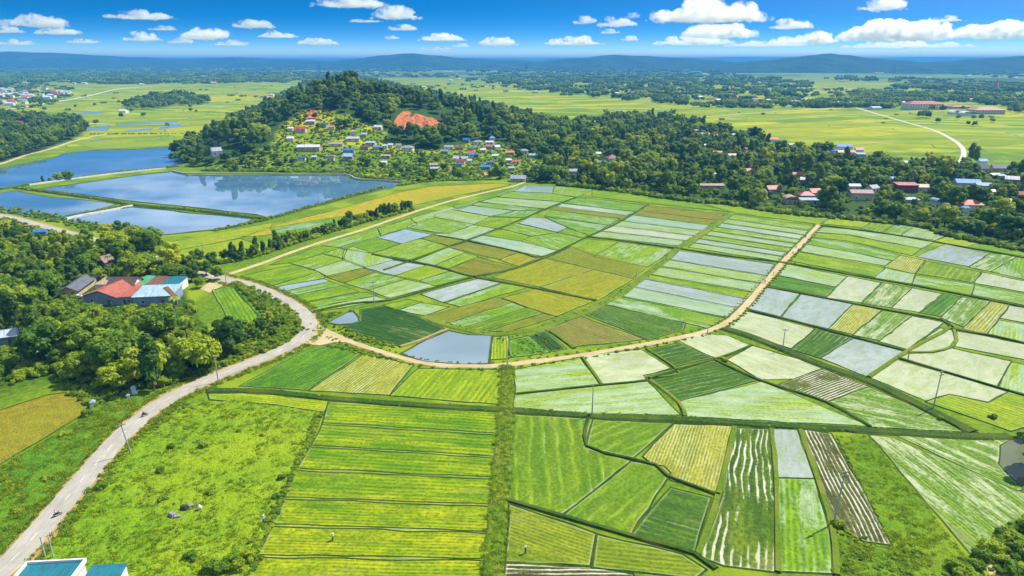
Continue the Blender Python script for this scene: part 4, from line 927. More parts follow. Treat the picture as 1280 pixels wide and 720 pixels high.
# ------------------------------------------------------------------ buildings
HOUSES = []   # footprints for keeping trees away: (x, y, radius, depth corridor)
def house(name, cat, desc, c, w, d, rz, eave, rise, kind, roof, wall='white', detail=2, over=.5, base=0.0, ridge='w', label=None, group=None, wins=2):
    """c: centre on the ground; w along local x, d along local y; local -y is the front"""
    root = empty(name, (c[0], c[1], c[2]), rz)
    root['category'] = cat
    if group: root['group'] = group
    if label: root['label'] = label
    else: PENDING.append((root, desc, c[0], c[1]))
    hw, hd = w / 2, d / 2; wm = M[wall]; rm = M['roof_' + roof]
    mb = MB(); mb.prism([(-hw, -hd), (hw, -hd), (hw, hd), (-hw, hd)], -1.5, eave)
    if kind == 'gable':
        if ridge == 'w':
            for s in (-1, 1): mb.poly([(s * hw, -hd, eave), (s * hw, hd, eave), (s * hw, 0, eave + rise)])
        else:
            for s in (-1, 1): mb.poly([(-hw, s * hd, eave), (hw, s * hd, eave), (0, s * hd, eave + rise)])
    mb.build('wall', wm, root)
    ow, od = hw + over, hd + over; th = .16; rb = MB(); e = eave + .02
    def slab(p):   # p: ccw seen from above
        k = len(rb.v); n = len(p)
        rb.v.extend(p); rb.v.extend((q[0], q[1], q[2] + th) for q in p)
        rb.f.append(tuple(k + i for i in reversed(range(n)))); rb.f.append(tuple(k + n + i for i in range(n)))
        for i in range(n): j = (i + 1) % n; rb.f.append((k + i, k + j, k + n + j, k + n + i))
    if kind == 'gable':
        if ridge == 'w':
            drop = rise * over / hd
            slab([(-ow, -od, e - drop), (ow, -od, e - drop), (ow, 0, e + rise), (-ow, 0, e + rise)]); slab([(-ow, 0, e + rise), (ow, 0, e + rise), (ow, od, e - drop), (-ow, od, e - drop)])
        else:
            drop = rise * over / hw
            slab([(-ow, -od, e - drop), (0, -od, e + rise), (0, od, e + rise), (-ow, od, e - drop)]); slab([(0, -od, e + rise), (ow, -od, e - drop), (ow, od, e - drop), (0, od, e + rise)])
    elif kind == 'hip':
        q = max(.0, ow - od) if ow > od else 0; p = max(0, od - ow) if od > ow else 0
        A, B, C_, D = (-ow, -od, e), (ow, -od, e), (ow, od, e), (-ow, od, e); r1, r2 = ((-q, 0, e + rise), (q, 0, e + rise)) if ow >= od else ((0, -p, e + rise), (0, p, e + rise))
        if ow >= od:
            slab([A, B, r2, r1] if q > .05 else [A, B, r1]); slab([B, C_, r2]); slab([C_, D, r1, r2] if q > .05 else [C_, D, r1]); slab([D, A, r1])
        else: slab([A, B, r1]); slab([B, C_, r2, r1]); slab([C_, D, r2]); slab([D, A, r1, r2])
    elif kind == 'shed':
        slab([(-ow, -od, e), (ow, -od, e), (ow, od, e + rise), (-ow, od, e + rise)])
        mb2 = MB(); mb2.poly([(-hw, hd, eave), (hw, hd, eave), (hw, hd, eave + rise * .93), (-hw, hd, eave + rise * .93)])
        for s in (-1, 1): mb2.poly([(s * hw, -hd, eave), (s * hw, hd, eave), (s * hw, hd, eave + rise * .93)])
        mb2.build('gable_wall', wm, root)
    elif kind == 'flat':
        slab([(-ow, -od, e), (ow, -od, e), (ow, od, e), (-ow, od, e)])
        if rise > .1:
            pb = MB()
            for (cx, cy, sx, sy) in ((0, -od, 2 * ow + .3, .3), (0, od, 2 * ow + .3, .3), (-ow, 0, .3, 2 * od - .32), (ow, 0, .3, 2 * od - .32)): pb.box((cx, cy, e + rise / 2), (sx, sy, rise + .3))
            pb.build('parapet', wm, root)
    elif kind == 'vault':
        n = 8; P = [(-math.cos(math.pi * i / n) * ow, e + rise * math.sin(math.pi * i / n)) for i in range(n + 1)]
        for i in range(n): slab([(P[i][0], -od, P[i][1]), (P[i + 1][0], -od, P[i + 1][1]), (P[i + 1][0], od, P[i + 1][1]), (P[i][0], od, P[i][1])])
    rb.build('roof', rm, root)
    if kind in ('gable', 'hip') and detail >= 2:
        cb = MB()
        if kind == 'gable':
            if ridge == 'w': cb.tube((-ow, 0, e + rise + th), (ow, 0, e + rise + th), .13, n=6)
            else: cb.tube((0, -od, e + rise + th), (0, od, e + rise + th), .13, n=6)
            cb.build('ridge_cap', rm, root)
    if detail >= 1:
        for side in (-1, 1):
            n = max(1, min(wins, int(w / 3)))
            for i in range(n):
                x = -hw + w * (i + .5) / n
                if i == n // 2 and side == -1:
                    db = MB(); db.box((x, side * (hd + .03), 1.05), (1.0, .06, 2.1)); door = db.build('door', M['wood'], root)
                    if detail >= 2: hb = MB(); hb.ball((x + .38, side * (hd + .09), 1.0), .05); hb.build('handle', M['darkmetal'], door)
                    if n > 1: continue
                    x += 1.4
                if abs(x) > hw - .5: continue
                wf = MB(); zc = min(1.55, eave * .6)
                for (a, b, sx, sz) in ((0, .56, 1.3, .1), (0, -.56, 1.3, .1), (-.6, 0, .1, 1.02), (.6, 0, .1, 1.02)): wf.box((x + a, side * (hd + .04), zc + b), (sx, .08, sz))
                wo = wf.build('window', M['white'], root); pb = MB(); pb.box((x, side * (hd + .02), zc), (1.1, .03, 1.02)); pb.build('pane', M['glass'], wo)
    HOUSES.append((c[0], c[1], math.hypot(w, d) / 2, eave + rise))
    return root
def house_px(name, cat, desc, u, v, wpx, asp, deg, eave, rise, kind, roof, wall='white', detail=1, **kw):
    """u,v: middle of the roof in the photograph; wpx its width there"""
    p = at(u, v, eave + rise * .4); dep = p[1] * CP + (H - p[2]) * SP; w = wpx * (.76 if v < 215 and u < 660 else .95) / F * dep
    g = (p[0], p[1], hgt(p[0], p[1]))
    return house(name, cat, desc, g, w, max(3.5, w * asp), R(deg), eave, rise, kind, roof, wall, detail, **kw)
# the farm by the road fork, roofs traced
def quad_house(name, cat, label, a, b, c, eave, rise, kind, roof, wall, **kw):
    """a, b front eave corners and c the back eave corner over a, as pixels at eave height"""
    A, B, C_ = (Vector(at(*q, eave)[:2]) for q in (a, b, c))
    ax = B - A; w = ax.length; ang = math.atan2(ax.y, ax.x); nr = Vector((-ax.y, ax.x)).normalized(); d = max(2.5, abs((C_ - A).dot(nr)))
    ctr = A + ax * .5 + nr * (d / 2)
    return house(name, cat, label, (ctr.x, ctr.y, 0), w, d, ang, eave, rise, kind, roof, wall, 2, label=label, **kw)
quad_house('farmhouse', 'house', 'red-roofed farmhouse with a blue-grey gable wall beside a parked white car', (103, 370), (146, 372), (118, 352), 3.2, 2.4, 'gable', 'faded red', 'bluegrey', ridge='d', over=.5)
quad_house('farm_shed', 'shed', 'low red lean-to roof joining the farmhouse to the pale blue roof', (146, 372), (164, 371), (156, 360), 3.2, .5, 'shed', 'faded red', 'bluegrey', over=.3)
quad_house('farm_shed', 'shed', 'long pale-blue metal roof with a brown end strip', (165, 372), (215, 370), (173, 360), 3.5, .8, 'shed', 'light blue', 'bluegrey', over=.3)
quad_house('farm_shed', 'shed', 'narrow rust-brown roof at the end of the pale-blue metal roof', (216, 371), (221, 370), (226, 358), 3.6, .8, 'shed', 'rust', 'white', over=.15)
quad_house('farmhouse', 'house', 'dark brown tiled farmhouse with a white gable behind the red roof', (133, 359), (165, 359), (137, 350), 3.6, 2.8, 'gable', 'brown', 'white', over=.6)
quad_house('farm_shed', 'shed', 'green sheet-metal roof between the brown tiles and the rusty roof', (167, 357), (180, 357), (173, 347), 3.4, .8, 'shed', 'green', 'white', over=.2)
quad_house('farm_shed', 'shed', 'rusty brown roof between the green and the teal roofs', (181, 357), (199, 357), (187, 347), 3.4, .8, 'shed', 'rust', 'cream', over=.2)
quad_house('farm_shed', 'shed', 'teal metal roof at the road end of the farm', (201, 357), (221, 357), (210, 348), 3.3, .8, 'shed', 'teal', 'white', over=.2)
quad_house('farm_shed', 'shed', 'thin dark-blue awning in front of the green roof', (154, 360), (198, 361), (158, 358), 2.6, .3, 'shed', 'blue', 'bluegrey', over=.1)
quad_house('barn', 'barn', 'long weathered grey-brown barn roof among the trees west of the farm', (74, 364), (96, 363), (96, 349), 2.8, 1.6, 'gable', 'dark grey', 'tanwall', ridge='d', over=.7)
quad_house('farm_shed', 'shed', 'small dark thatch-grey shed roof behind the weathered barn', (97, 352), (108, 352), (103, 346), 2.6, .9, 'gable', 'dark grey', 'tanwall', over=.4)
quad_house('annex', 'shed', 'small white annex with a grey lean-to roof beside the brown tiles', (119, 356), (132, 356), (124, 349), 2.9, .7, 'shed', 'tan', 'white', over=.2)
house_px('cottage', 'house', '', 131, 323, 16, .8, -25, 3.4, 2.2, 'gable', 'maroon', 'bluegrey', 2, label='small white-gabled cottage with a dull red roof among the farm trees', ridge='d')
house_px('shed', 'shed', '', 51, 288, 14, .6, 18, 2.4, .9, 'gable', 'blue', 'bluegrey', 1, label='small bright blue tarpaulin shed beside the road above the pond')
house_px('cottage', 'house', '', 4, 416, 30, .7, 25, 3.2, 1.4, 'gable', 'pale', 'bluegrey', 2, label='pale blue-grey tin roof cut off by the picture edge among dense trees')
house_px('cottage', 'house', '', 45, 424, 18, .9, 60, 3.6, 1.6, 'hip', 'dark blue', 'white', 2, label='little dark-blue hip roof with a white wall deep among dense trees')
house_px('cottage', 'house', '', 270, 187, 15, .8, 35, 4.2, 2.6, 'gable', 'grey', 'white', 2, label='white house with a grey gable roof standing at the pond corner')
# the building at the bottom of the picture: parapet roof and a lower lean-to
def corner_house():
    z = 6.0
    A, B = Vector(at(33, 702, z)[:2]), Vector(at(108, 698, z)[:2]); ax = (B - A); w = ax.length; ang = math.atan2(ax.y, ax.x); nr = Vector((ax.y, -ax.x)).normalized()
    d = 13.0; c = A + ax * .5 + nr * d / 2
    root = house('roadside_house', 'house', '', (c.x, c.y, 0), w - .6, d - .6, ang, z - .55, .5, 'flat', 'teal', 'white', 2, label='flat teal roof inside a white parapet beside the road', over=.15)
    A2 = Vector(at(113, 706, z - 1.2)[:2]); B2 = Vector(at(157, 704, z - 1.2)[:2]); ax2 = B2 - A2; c2 = A2 + ax2 * .5 + nr * 5.5
    house('roadside_house', 'shed', '', (c2.x + .4, c2.y, 0), ax2.length - .4, 10.4, ang, z - 2.0, .7, 'shed', 'teal', 'white', 2, label='sloping teal sheet roof beside the white parapet', over=.2)
    return root
corner_house()
V = [  # u, v, width px, depth/width, turn, eave, rise, kind, roof, wall
 (388,151,14,.6,5,3,1.2,'shed','pale','white'),(405,155,10,.7,-15,3,1.4,'gable','slate','white'),(414,158,10,.7,10,2.8,1.2,'gable','pink','cream'),(376,161,17,.6,0,3.4,1.8,'gable','red','white'),(363,160,8,.6,0,3,1,'shed','white','white'),(363,172,10,.7,10,3,1.4,'gable','white','white'),
 (441,164,11,.9,20,3,1.6,'hip','tan','cream'),(441,172,21,.35,6,3,1.2,'gable','pale','white'),(455,168,9,.7,0,3,1,'shed','light blue','white'),(473,158,13,.6,-12,3.2,1.6,'gable','white','white'),(420,179,22,.3,4,2.6,1,'gable','tan','cream'),(386,183,36,.32,3,4.2,1.8,'gable','white','white'),
 (463,178,15,.5,0,3,1,'shed','light blue','white'),(470,183,10,.7,30,3,1.3,'gable','blue','white'),(456,183,13,.5,-5,2.8,1.3,'gable','rust','tanwall'),(481,182,8,.8,0,3,1,'shed','light blue','white'),(488,181,7,.8,0,3,1,'shed','pale','white'),(498,181,8,.7,20,3,1.6,'gable','slate','white'),(510,184,18,.6,-8,3.2,1.8,'hip','grey','white'),
 (436,187,18,.4,0,3.2,1.2,'gable','blue','white'),(435,194,15,.8,0,4.6,2.2,'gable','light blue','bluegrey'),(413,195,12,.6,0,5.5,.5,'flat','tan','cream'),(377,197,13,.5,5,2.8,1,'gable','dark blue','white'),(480,202,9,.6,0,2.6,1,'gable','white','white'),(482,195,15,.3,0,2.4,.8,'shed','tan','tanwall'),(393,196,7,.8,0,2.6,1,'gable','pale','bluegrey'),
 (583,174,10,.6,-10,3,1.3,'gable','blue','bluegrey'),(597,177,14,.6,0,3,1.3,'hip','grey','white'),(615,172,9,.8,15,3.6,2,'hip','blue','white'),(612,177,12,.5,0,3,1,'gable','white','white'),(612,182,11,.7,-20,3,1.4,'gable','pink','white'),(621,183,9,.8,35,3,1.4,'gable','pale','white'),(561,183,14,.5,5,3,1.3,'gable','grey','white'),(574,184,14,.4,0,2.8,1.2,'gable','rust','tanwall'),
 (588,185,11,.6,0,2.8,1.1,'shed','slate','white'),(556,188,12,.5,-15,2.8,1.2,'gable','grey','bluegrey'),(589,190,10,.6,0,3,1.4,'gable','orange','white'),(591,193,12,.5,0,3,1,'shed','blue','white'),(571,197,10,.8,-30,3.2,1.6,'gable','white','white'),(580,197,10,.8,20,3.2,1.4,'gable','grey','white'),(576,201,13,.5,-10,3,1.4,'gable','red','white'),(574,205,11,.5,-15,2.8,1,'shed','teal','white'),(587,200,7,.7,0,3,1,'gable','pale','white'),
 (604,187,8,.7,0,3,1.2,'gable','white','tanwall'),(637,190,13,.4,12,3,1.2,'gable','orange','white'),(655,188,13,.6,-5,3.2,1.6,'hip','grey','white'),(645,201,13,.35,-5,2.8,1.2,'gable','orange','white'),(636,200,8,.7,0,2.6,.9,'shed','white','white'),(613,202,13,.4,5,2.8,1,'gable','dark blue','white'),(607,208,15,.5,0,3,1,'shed','blue','bluegrey'),(610,217,11,.6,20,3,1.4,'gable','orange','white'),
 (542,205,12,.5,8,2.8,1.2,'gable','tan','tanwall'),(543,210,12,.6,0,2.8,.8,'shed','light blue','bluegrey'),(560,208,7,.6,0,2.8,1,'gable','orange','white'),(619,194,9,.6,0,2.8,1,'gable','white','white'),(639,209,9,.6,15,2.8,1,'gable','grey','white'),(648,221,19,.6,-6,3.4,2,'gable','grey','white'),
 (667,193,11,.5,-8,3,1.2,'gable','light blue','white'),(718,213,15,.6,0,3.4,1.2,'shed','grey','white'),(749,202,9,.6,0,3,1,'shed','blue','bluegrey'),(760,203,15,.4,0,3,1,'shed','teal','white'),(765,196,16,.9,15,3.6,3,'hip','maroon','cream'),(793,200,9,.7,-20,3.2,1.4,'gable','pale','white'),(744,152,9,.7,0,4,1.6,'gable','white','white'),(748,191,6,.8,0,3,1.2,'gable','white','white'),
 (882,157,7,.7,0,4,1.6,'gable','white','white'),(871,163,8,.7,15,4,1.6,'gable','white','white'),(880,167,14,.4,-12,4,1.8,'gable','grey','white'),(895,169,8,.7,0,4,1.8,'gable','pink','white'),(920,168,10,.6,0,4,1.6,'gable','pale','white'),(884,181,8,.6,10,3.6,1.4,'gable','white','white'),(897,190,11,.6,-8,3.8,1.8,'gable','pink','white'),(915,193,11,.6,10,3.4,1.4,'gable','tan','white'),(932,185,7,.9,50,3.6,1.6,'gable','red','white'),
 (937,212,13,.5,8,3.4,1.6,'gable','pink','white'),(893,216,8,.8,0,3.4,1.3,'gable','grey','white'),(965,173,15,.6,-5,4.2,2,'gable','red','white'),(977,179,13,.5,0,3.6,1,'shed','blue','white'),(990,180,8,.7,0,3.6,1,'gable','light blue','white'),(1055,182,19,.6,-4,4.5,1.8,'gable','blue','white'),(1042,188,9,.6,-15,3.6,1,'shed','blue','white'),(1053,189,13,.5,0,3.6,1.6,'gable','pink','white'),(1065,189,7,.8,0,3.6,1.6,'gable','orange','cream'),
 (1000,217,18,.4,-8,3.4,1.6,'gable','orange','white'),(1006,223,10,.7,-20,3.4,1.4,'gable','white','white'),(966,234,17,.7,10,3.6,2,'gable','red','bluegrey'),(1008,242,18,.7,-4,4,2.2,'hip','red','white'),(1019,238,16,.8,12,4,2.2,'gable','red','white'),(988,247,15,.9,0,3,2.2,'vault','tan','white'),(1012,249,24,.35,-2,2.8,.8,'shed','light blue','white'),(1066,231,17,.5,0,3.6,1.2,'gable','light blue','white'),(890,231,30,.25,-2,2.6,.8,'shed','tan','white'),
 (1074,186,10,.6,0,3.8,1.6,'gable','red','white'),(1076,192,11,.6,0,3.4,1,'shed','light blue','white'),(1076,239,27,.5,-5,5.2,1.6,'gable','maroon','cream'),(1091,233,13,.8,25,3.2,1.8,'gable','dark grey','white'),(1133,230,26,.5,-3,5.6,.9,'shed','pink','maroon'),(1155,232,19,.5,-8,3.6,1.6,'gable','tan','cream'),(1115,222,7,.7,0,3,1.2,'gable','blue','bluegrey'),(1139,248,17,.6,-6,3.2,1.2,'hip','light blue','white'),(1170,250,7,1.4,15,2.6,1.8,'vault','light blue','white'),
 (1183,255,14,.9,30,3.6,2,'gable','dark grey','white'),(1214,253,25,.6,-6,4,2.6,'hip','orange','white'),(1205,259,11,.7,-10,2.8,.8,'shed','blue','white'),(1259,251,22,.6,-4,3.8,2.2,'hip','tan','cream'),(1209,226,28,.7,-14,4.2,2,'gable','blue','white'),(1229,230,18,.7,-10,3.8,1.6,'gable','blue','white'),(1228,200,10,.7,0,4.6,1.6,'gable','blue','white'),(1228,208,15,.6,18,3.6,3,'gable','slate','tanwall'),(1250,208,20,.45,-3,3.6,2.4,'gable','slate','tanwall'),
 (1245,218,11,.5,0,3.2,1,'shed','white','maroon'),(1252,219,9,.6,0,3,.8,'shed','light blue','white'),(1265,222,15,.6,-25,3.6,2,'gable','white','white'),(1277,241,10,.6,0,3.4,1.6,'gable','orange','white'),(1130,202,7,.7,0,3.6,1.3,'gable','pale','white'),(25,152,11,.7,10,4,2,'gable','red','white'),(33,156,8,.7,0,4,1.6,'gable','grey','white'),(70,155,9,.6,0,4,1.6,'gable','tan','cream'),
 (1240,238,6,.8,0,3.4,1.2,'gable','white','white'),
]
SH = {'gable': 'gabled', 'hip': 'hip-roofed', 'shed': 'lean-to', 'flat': 'flat-roofed', 'vault': 'arched'}
for (u, v, wp, asp, deg, ev, rs_, kd, rf, wl) in V:
    sz = 'small' if wp < 9 else ('long' if asp < .42 else ('large' if wp > 17 else 'plain'))
    house_px('shed' if kd == 'shed' else 'village_house', 'shed' if kd == 'shed' else 'house', '%s %s %s %s' % (sz, rf, SH[kd], 'shed' if kd == 'shed' else 'house'), u, v, wp, asp, deg, ev * (.82 if u < 670 else .95), rs_, kd, rf, (wl if wl != 'white' else ('white', 'cream', 'bluegrey', 'cream', 'white', 'tanwall')[int(u * 7 + v) % 6]), 1 if wp >= 12 else 0)
# far school blocks with red roofs
def block(label, u0, u1, vb, storeys, depth, roof, name='school_building', cat='school', rise=3.0, wall='white', deg=0):
    a, b = at(u0, vb), at(u1, vb); w = math.hypot(b[0] - a[0], b[1] - a[1]); c = ((a[0] + b[0]) / 2, (a[1] + b[1]) / 2 + depth / 2, 0); hh = storeys * 3.6
    ang = math.atan2(b[1] - a[1], b[0] - a[0]) + R(deg); root = house(name, cat, '', c, w, depth, ang, hh, rise, 'hip', roof, wall, 0, label=label, over=1.2)
    for s in range(storeys):
        n = max(3, int(w / 5))
        for i in range(n):
            x = -w / 2 + w * (i + .5) / n; wb = MB(); wb.box((x, -depth / 2 - .05, s * 3.6 + 1.9), (w / n * .36, .12, 1.5)); wb.build('window', M['glass'], root)
        gb = MB(); gb.box((0, -depth / 2 - .5, s * 3.6 + .25), (w, 1.0, .22)); gb.build('gallery_slab', M['white'], root)
block('three-storey white school with a broad red hip roof at the far field edge', 1136, 1179, 137.5, 3, 30, 'red', wall='white', rise=5)
block('small red-roofed school wing between the two big school blocks', 1172, 1187, 134.5, 1, 14, 'red', wall='cream'); block('low red-roofed hall with a greenish wall among the school trees', 1190, 1212, 136, 1, 16, 'red', wall='cream')
block('two-storey pink-roofed school block with a white wall in front', 1219, 1256, 143, 2, 28, 'pink', wall='cream', rise=4.5)
for lab, u, v, wp in (('white arched greenhouse roof beside the school, the broader one', 1208, 144, 17), ('white arched greenhouse roof nearer the three-storey school', 1192, 143, 11), ('white dome-roofed hall peeping over the school trees', 1216, 127, 13)):
    p = at(u, v); w = wp / F * p[1]; house('greenhouse', 'greenhouse', '', (p[0], p[1], 0), w, 14, 0, 2.5, 4.0, 'vault', 'white', 'white', 0, label=lab, over=.1)
def far_house(u, v, wp, rf, desc, name='village_house', ev=4.0):
    p = at(u, v); w = max(6, wp / F * p[1]); house(name, 'house', desc, (p[0], p[1], hgt(p[0], p[1])), w, w * .7, R(rnd.uniform(-25, 25)), ev, 2.0, rnd.choice(['gable', 'hip', 'gable']), rf, rnd.choice(['white', 'cream', 'white']), 0)
for (x, y, p) in [(45, 116, 'far town'), (220, 97, 'far tree belt'), (900, 120, 'long middle wood'), (1000, 122, 'white farm cluster'), (1180, 105, 'hazy far woods'), (420, 88, 'hazy valley head'), (640, 100, 'far dark wood'), (780, 110, 'wood-edge bay'), (620, 84, 'pale factory belt')]: land(x, y, p)
fr = random.Random(99)
for i in range(64):
    u = fr.uniform(-4, 88); v = fr.uniform(112, 134)
    if v > 138 - (u / 88) * 20: continue
    far_house(u, v, fr.uniform(4, 9), fr.choice(['white', 'pink', 'grey', 'red', 'white', 'orange', 'light blue', 'pale', 'white']), 'far town house', ev=5)
for (u, v, w, rf) in [(993, 129, 10, 'pale'), (1006, 127, 8, 'white'), (1037, 131, 11, 'grey'), (1048, 130, 9, 'white'), (1093, 137, 13, 'pale'), (1062, 131, 8, 'light blue'), (960, 127, 7, 'white'), (945, 126, 9, 'pink'), (888, 125, 8, 'red'), (897, 127, 7, 'white'), (912, 120, 9, 'pink'), (875, 123, 6, 'white'), (770, 118, 5, 'white'), (735, 117, 8, 'white'), (795, 117, 12, 'pink'), (808, 119, 7, 'white'), (670, 116, 8, 'white'), (1125, 130, 9, 'white'), (1118, 127, 7, 'orange'),
                      (155, 141, 9, 'white'), (188, 128, 8, 'tan'), (196, 130, 6, 'white'), (210, 129, 5, 'tan'), (330, 122, 9, 'pink'), (340, 120, 6, 'white'), (500, 107, 8, 'red'), (513, 109, 8, 'dark blue'), (530, 110, 6, 'white'), (185, 100, 10, 'orange'), (192, 103, 8, 'red'), (125, 98, 9, 'tan'), (132, 103, 9, 'red'), (255, 96, 8, 'white'), (310, 100, 7, 'white'), (360, 92, 9, 'white'), (400, 95, 6, 'white'), (60, 88, 8, 'white'), (150, 90, 10, 'white'), (240, 85, 10, 'white'), (100, 91, 7, 'white'), (1160, 98, 6, 'white'), (1050, 97, 7, 'white'), (1100, 92, 8, 'white'), (1210, 96, 7, 'white'), (560, 90, 9, 'white'), (590, 92, 8, 'pink'), (660, 86, 12, 'white'), (700, 88, 9, 'white'), (735, 87, 9, 'white'), (820, 89, 9, 'white'), (880, 85, 12, 'white'), (440, 93, 8, 'red'), (470, 90, 6, 'white')]:
    far_house(u, v, w, rf, 'distant %s-roofed house' % rf)
for i in range(64):
    u = fr.uniform(5, 440); v = fr.uniform(86, 107)
    far_house(u, v, fr.uniform(3, 6.5), fr.choice(['white', 'white', 'pink', 'grey', 'pale', 'orange', 'white']), 'pale far-belt house', ev=5)
for i in range(26):
    u = fr.uniform(560, 1270); v = fr.uniform(84, 104); far_house(u, v, fr.uniform(3, 6), fr.choice(['white', 'white', 'pink', 'pale']), 'pale far-belt house', ev=5)
# the pale pink pointed tower far away
p = at(1244, 113); tw = empty('pointed_tower', (p[0], p[1], 0)); tag(tw, 'pale pink pointed tower rising from the far hazy woods', 'tower')
mb = MB(); mb.tube((0, 0, 0), (0, 0, 5), 10, 9.5, 8); mb.build('wall', M['white'], tw); mb = MB(); mb.tube((0, 0, 5), (0, 0, 34), 10.5, .6, 8); mb.build('roof', M['roof_pink'], tw)
# pond wall
wl = strip_mesh('retaining_wall', path_px([(216, 214.5), (235, 218), (262, 217.5), (300, 217.5), (370, 218.5), (430, 218.5), (446, 224.5), (472, 226), (503, 228)], 6), [(-.4, -.2), (-.35, 1.2), (.35, 1.25), (.4, -.2)], M['concrete_pale'], drape=False)
wl['kind'] = 'thing'; tag(wl, 'pale concrete retaining wall curving along the foot of the pond village', 'wall')
# ------------------------------------------------------------------ trees
tr = random.Random(11)
SPOTS = []   # (x, y, z, scale, zscale, kind, rot)
GRID = {}
def near(x, y, d, cell=6.0):
    r = int(d / cell) + 1; i, j = int(x // cell), int(y // cell)
    for a in range(i - r, i + r + 1):
        for b in range(j - r, j + r + 1):
            for (px, py, pd) in GRID.get((a, b), ()):
                if (px - x) ** 2 + (py - y) ** 2 < (max(d, pd) if False else (d + pd) / 2) ** 2: return True
    return False
def put(x, y, d): GRID.setdefault((int(x // 6), int(y // 6)), []).append((x, y, d))
def blocked(x, y, h=12.0):
    """0 free, 1 keep low (would hide a house), 2 inside a house"""
    res = 0
    for (hx, hy, hr, hh) in HOUSES:
        dx, dy = x - hx, y - hy
        if abs(dx) > 60 or abs(dy) > 75: continue
        if dx * dx + dy * dy < (hr + 2.2) ** 2: return 2
        L = math.hypot(hx, hy); ux, uy = hx / L, hy / L
        al = -(dx * ux + dy * uy); la = abs(dx * uy - dy * ux)
        if 0 < al < 66 and la < hr * .95 + 1.5: res = 1
    return res
def wood(poly, kinds, spacing, smin, smax, tries, excl=(), gaps=9):
    from mathutils import noise
    P = [at(*q)[:2] for q in poly]; x0, x1 = min(p[0] for p in P), max(p[0] for p in P); y0, y1 = min(p[1] for p in P), max(p[1] for p in P)
    for _ in range(tries):
        x, y = tr.uniform(x0, x1), tr.uniform(y0, y1); z = hgt(x, y); u, v = proj(x, y, z)
        if not inside(poly, u, v): continue
        if any(inside(e, u, v) for e in excl): continue
        if noise.noise(Vector((x * .035, y * .022, 7.7))) > gaps: continue
        s = smin + (smax - smin) * tr.random() ** 1.4; d = spacing * s
        if near(x, y, d): continue
        b = blocked(x, y)
        if b == 2: continue
        k = tr.choice(kinds)
        if b == 1: s *= tr.uniform(.22, .36); d *= .45
        put(x, y, d); SPOTS.append((x, y, z, s, s * tr.uniform(.85, 1.2), k, tr.uniform(0, 6.28)))
BR = ['broad0', 'broad1', 'broad2', 'broad3']
sc_ex = [[(482, 168), (486, 158), (498, 138), (515, 136), (550, 147), (562, 163), (540, 168), (505, 171)], [(376, 158), (381, 139), (391, 132), (402, 141), (404, 156)]]
road_ex = [(180, 312), (205, 330), (250, 340), (262, 352), (250, 350), (200, 335), (100, 300), (0, 275), (0, 268), (100, 292)]
wood(WOOD_L, BR + ['broad1', 'broad2', 'tall', 'airy', 'broad2'], 5.8, .55, 1.4, 6200, [road_ex], gaps=.5)
wood([(135, 306), (165, 303), (178, 311), (160, 320), (138, 317)], ['bamboo'], 4.5, .65, .95, 500)
wood(WOOD_R, BR + ['broad1', 'broad2', 'tall', 'airy', 'broad1'], 7.0, .6, 1.55, 30000, gaps=.32)
wood(HILL_W, BR + ['broad1', 'broad3', 'tall'], 6.4, .75, 1.75, 60000, sc_ex, gaps=.6)
wood(WOOD_FL, BR + ['broad0', 'broad3'], 6.2, .9, 1.35, 9000)
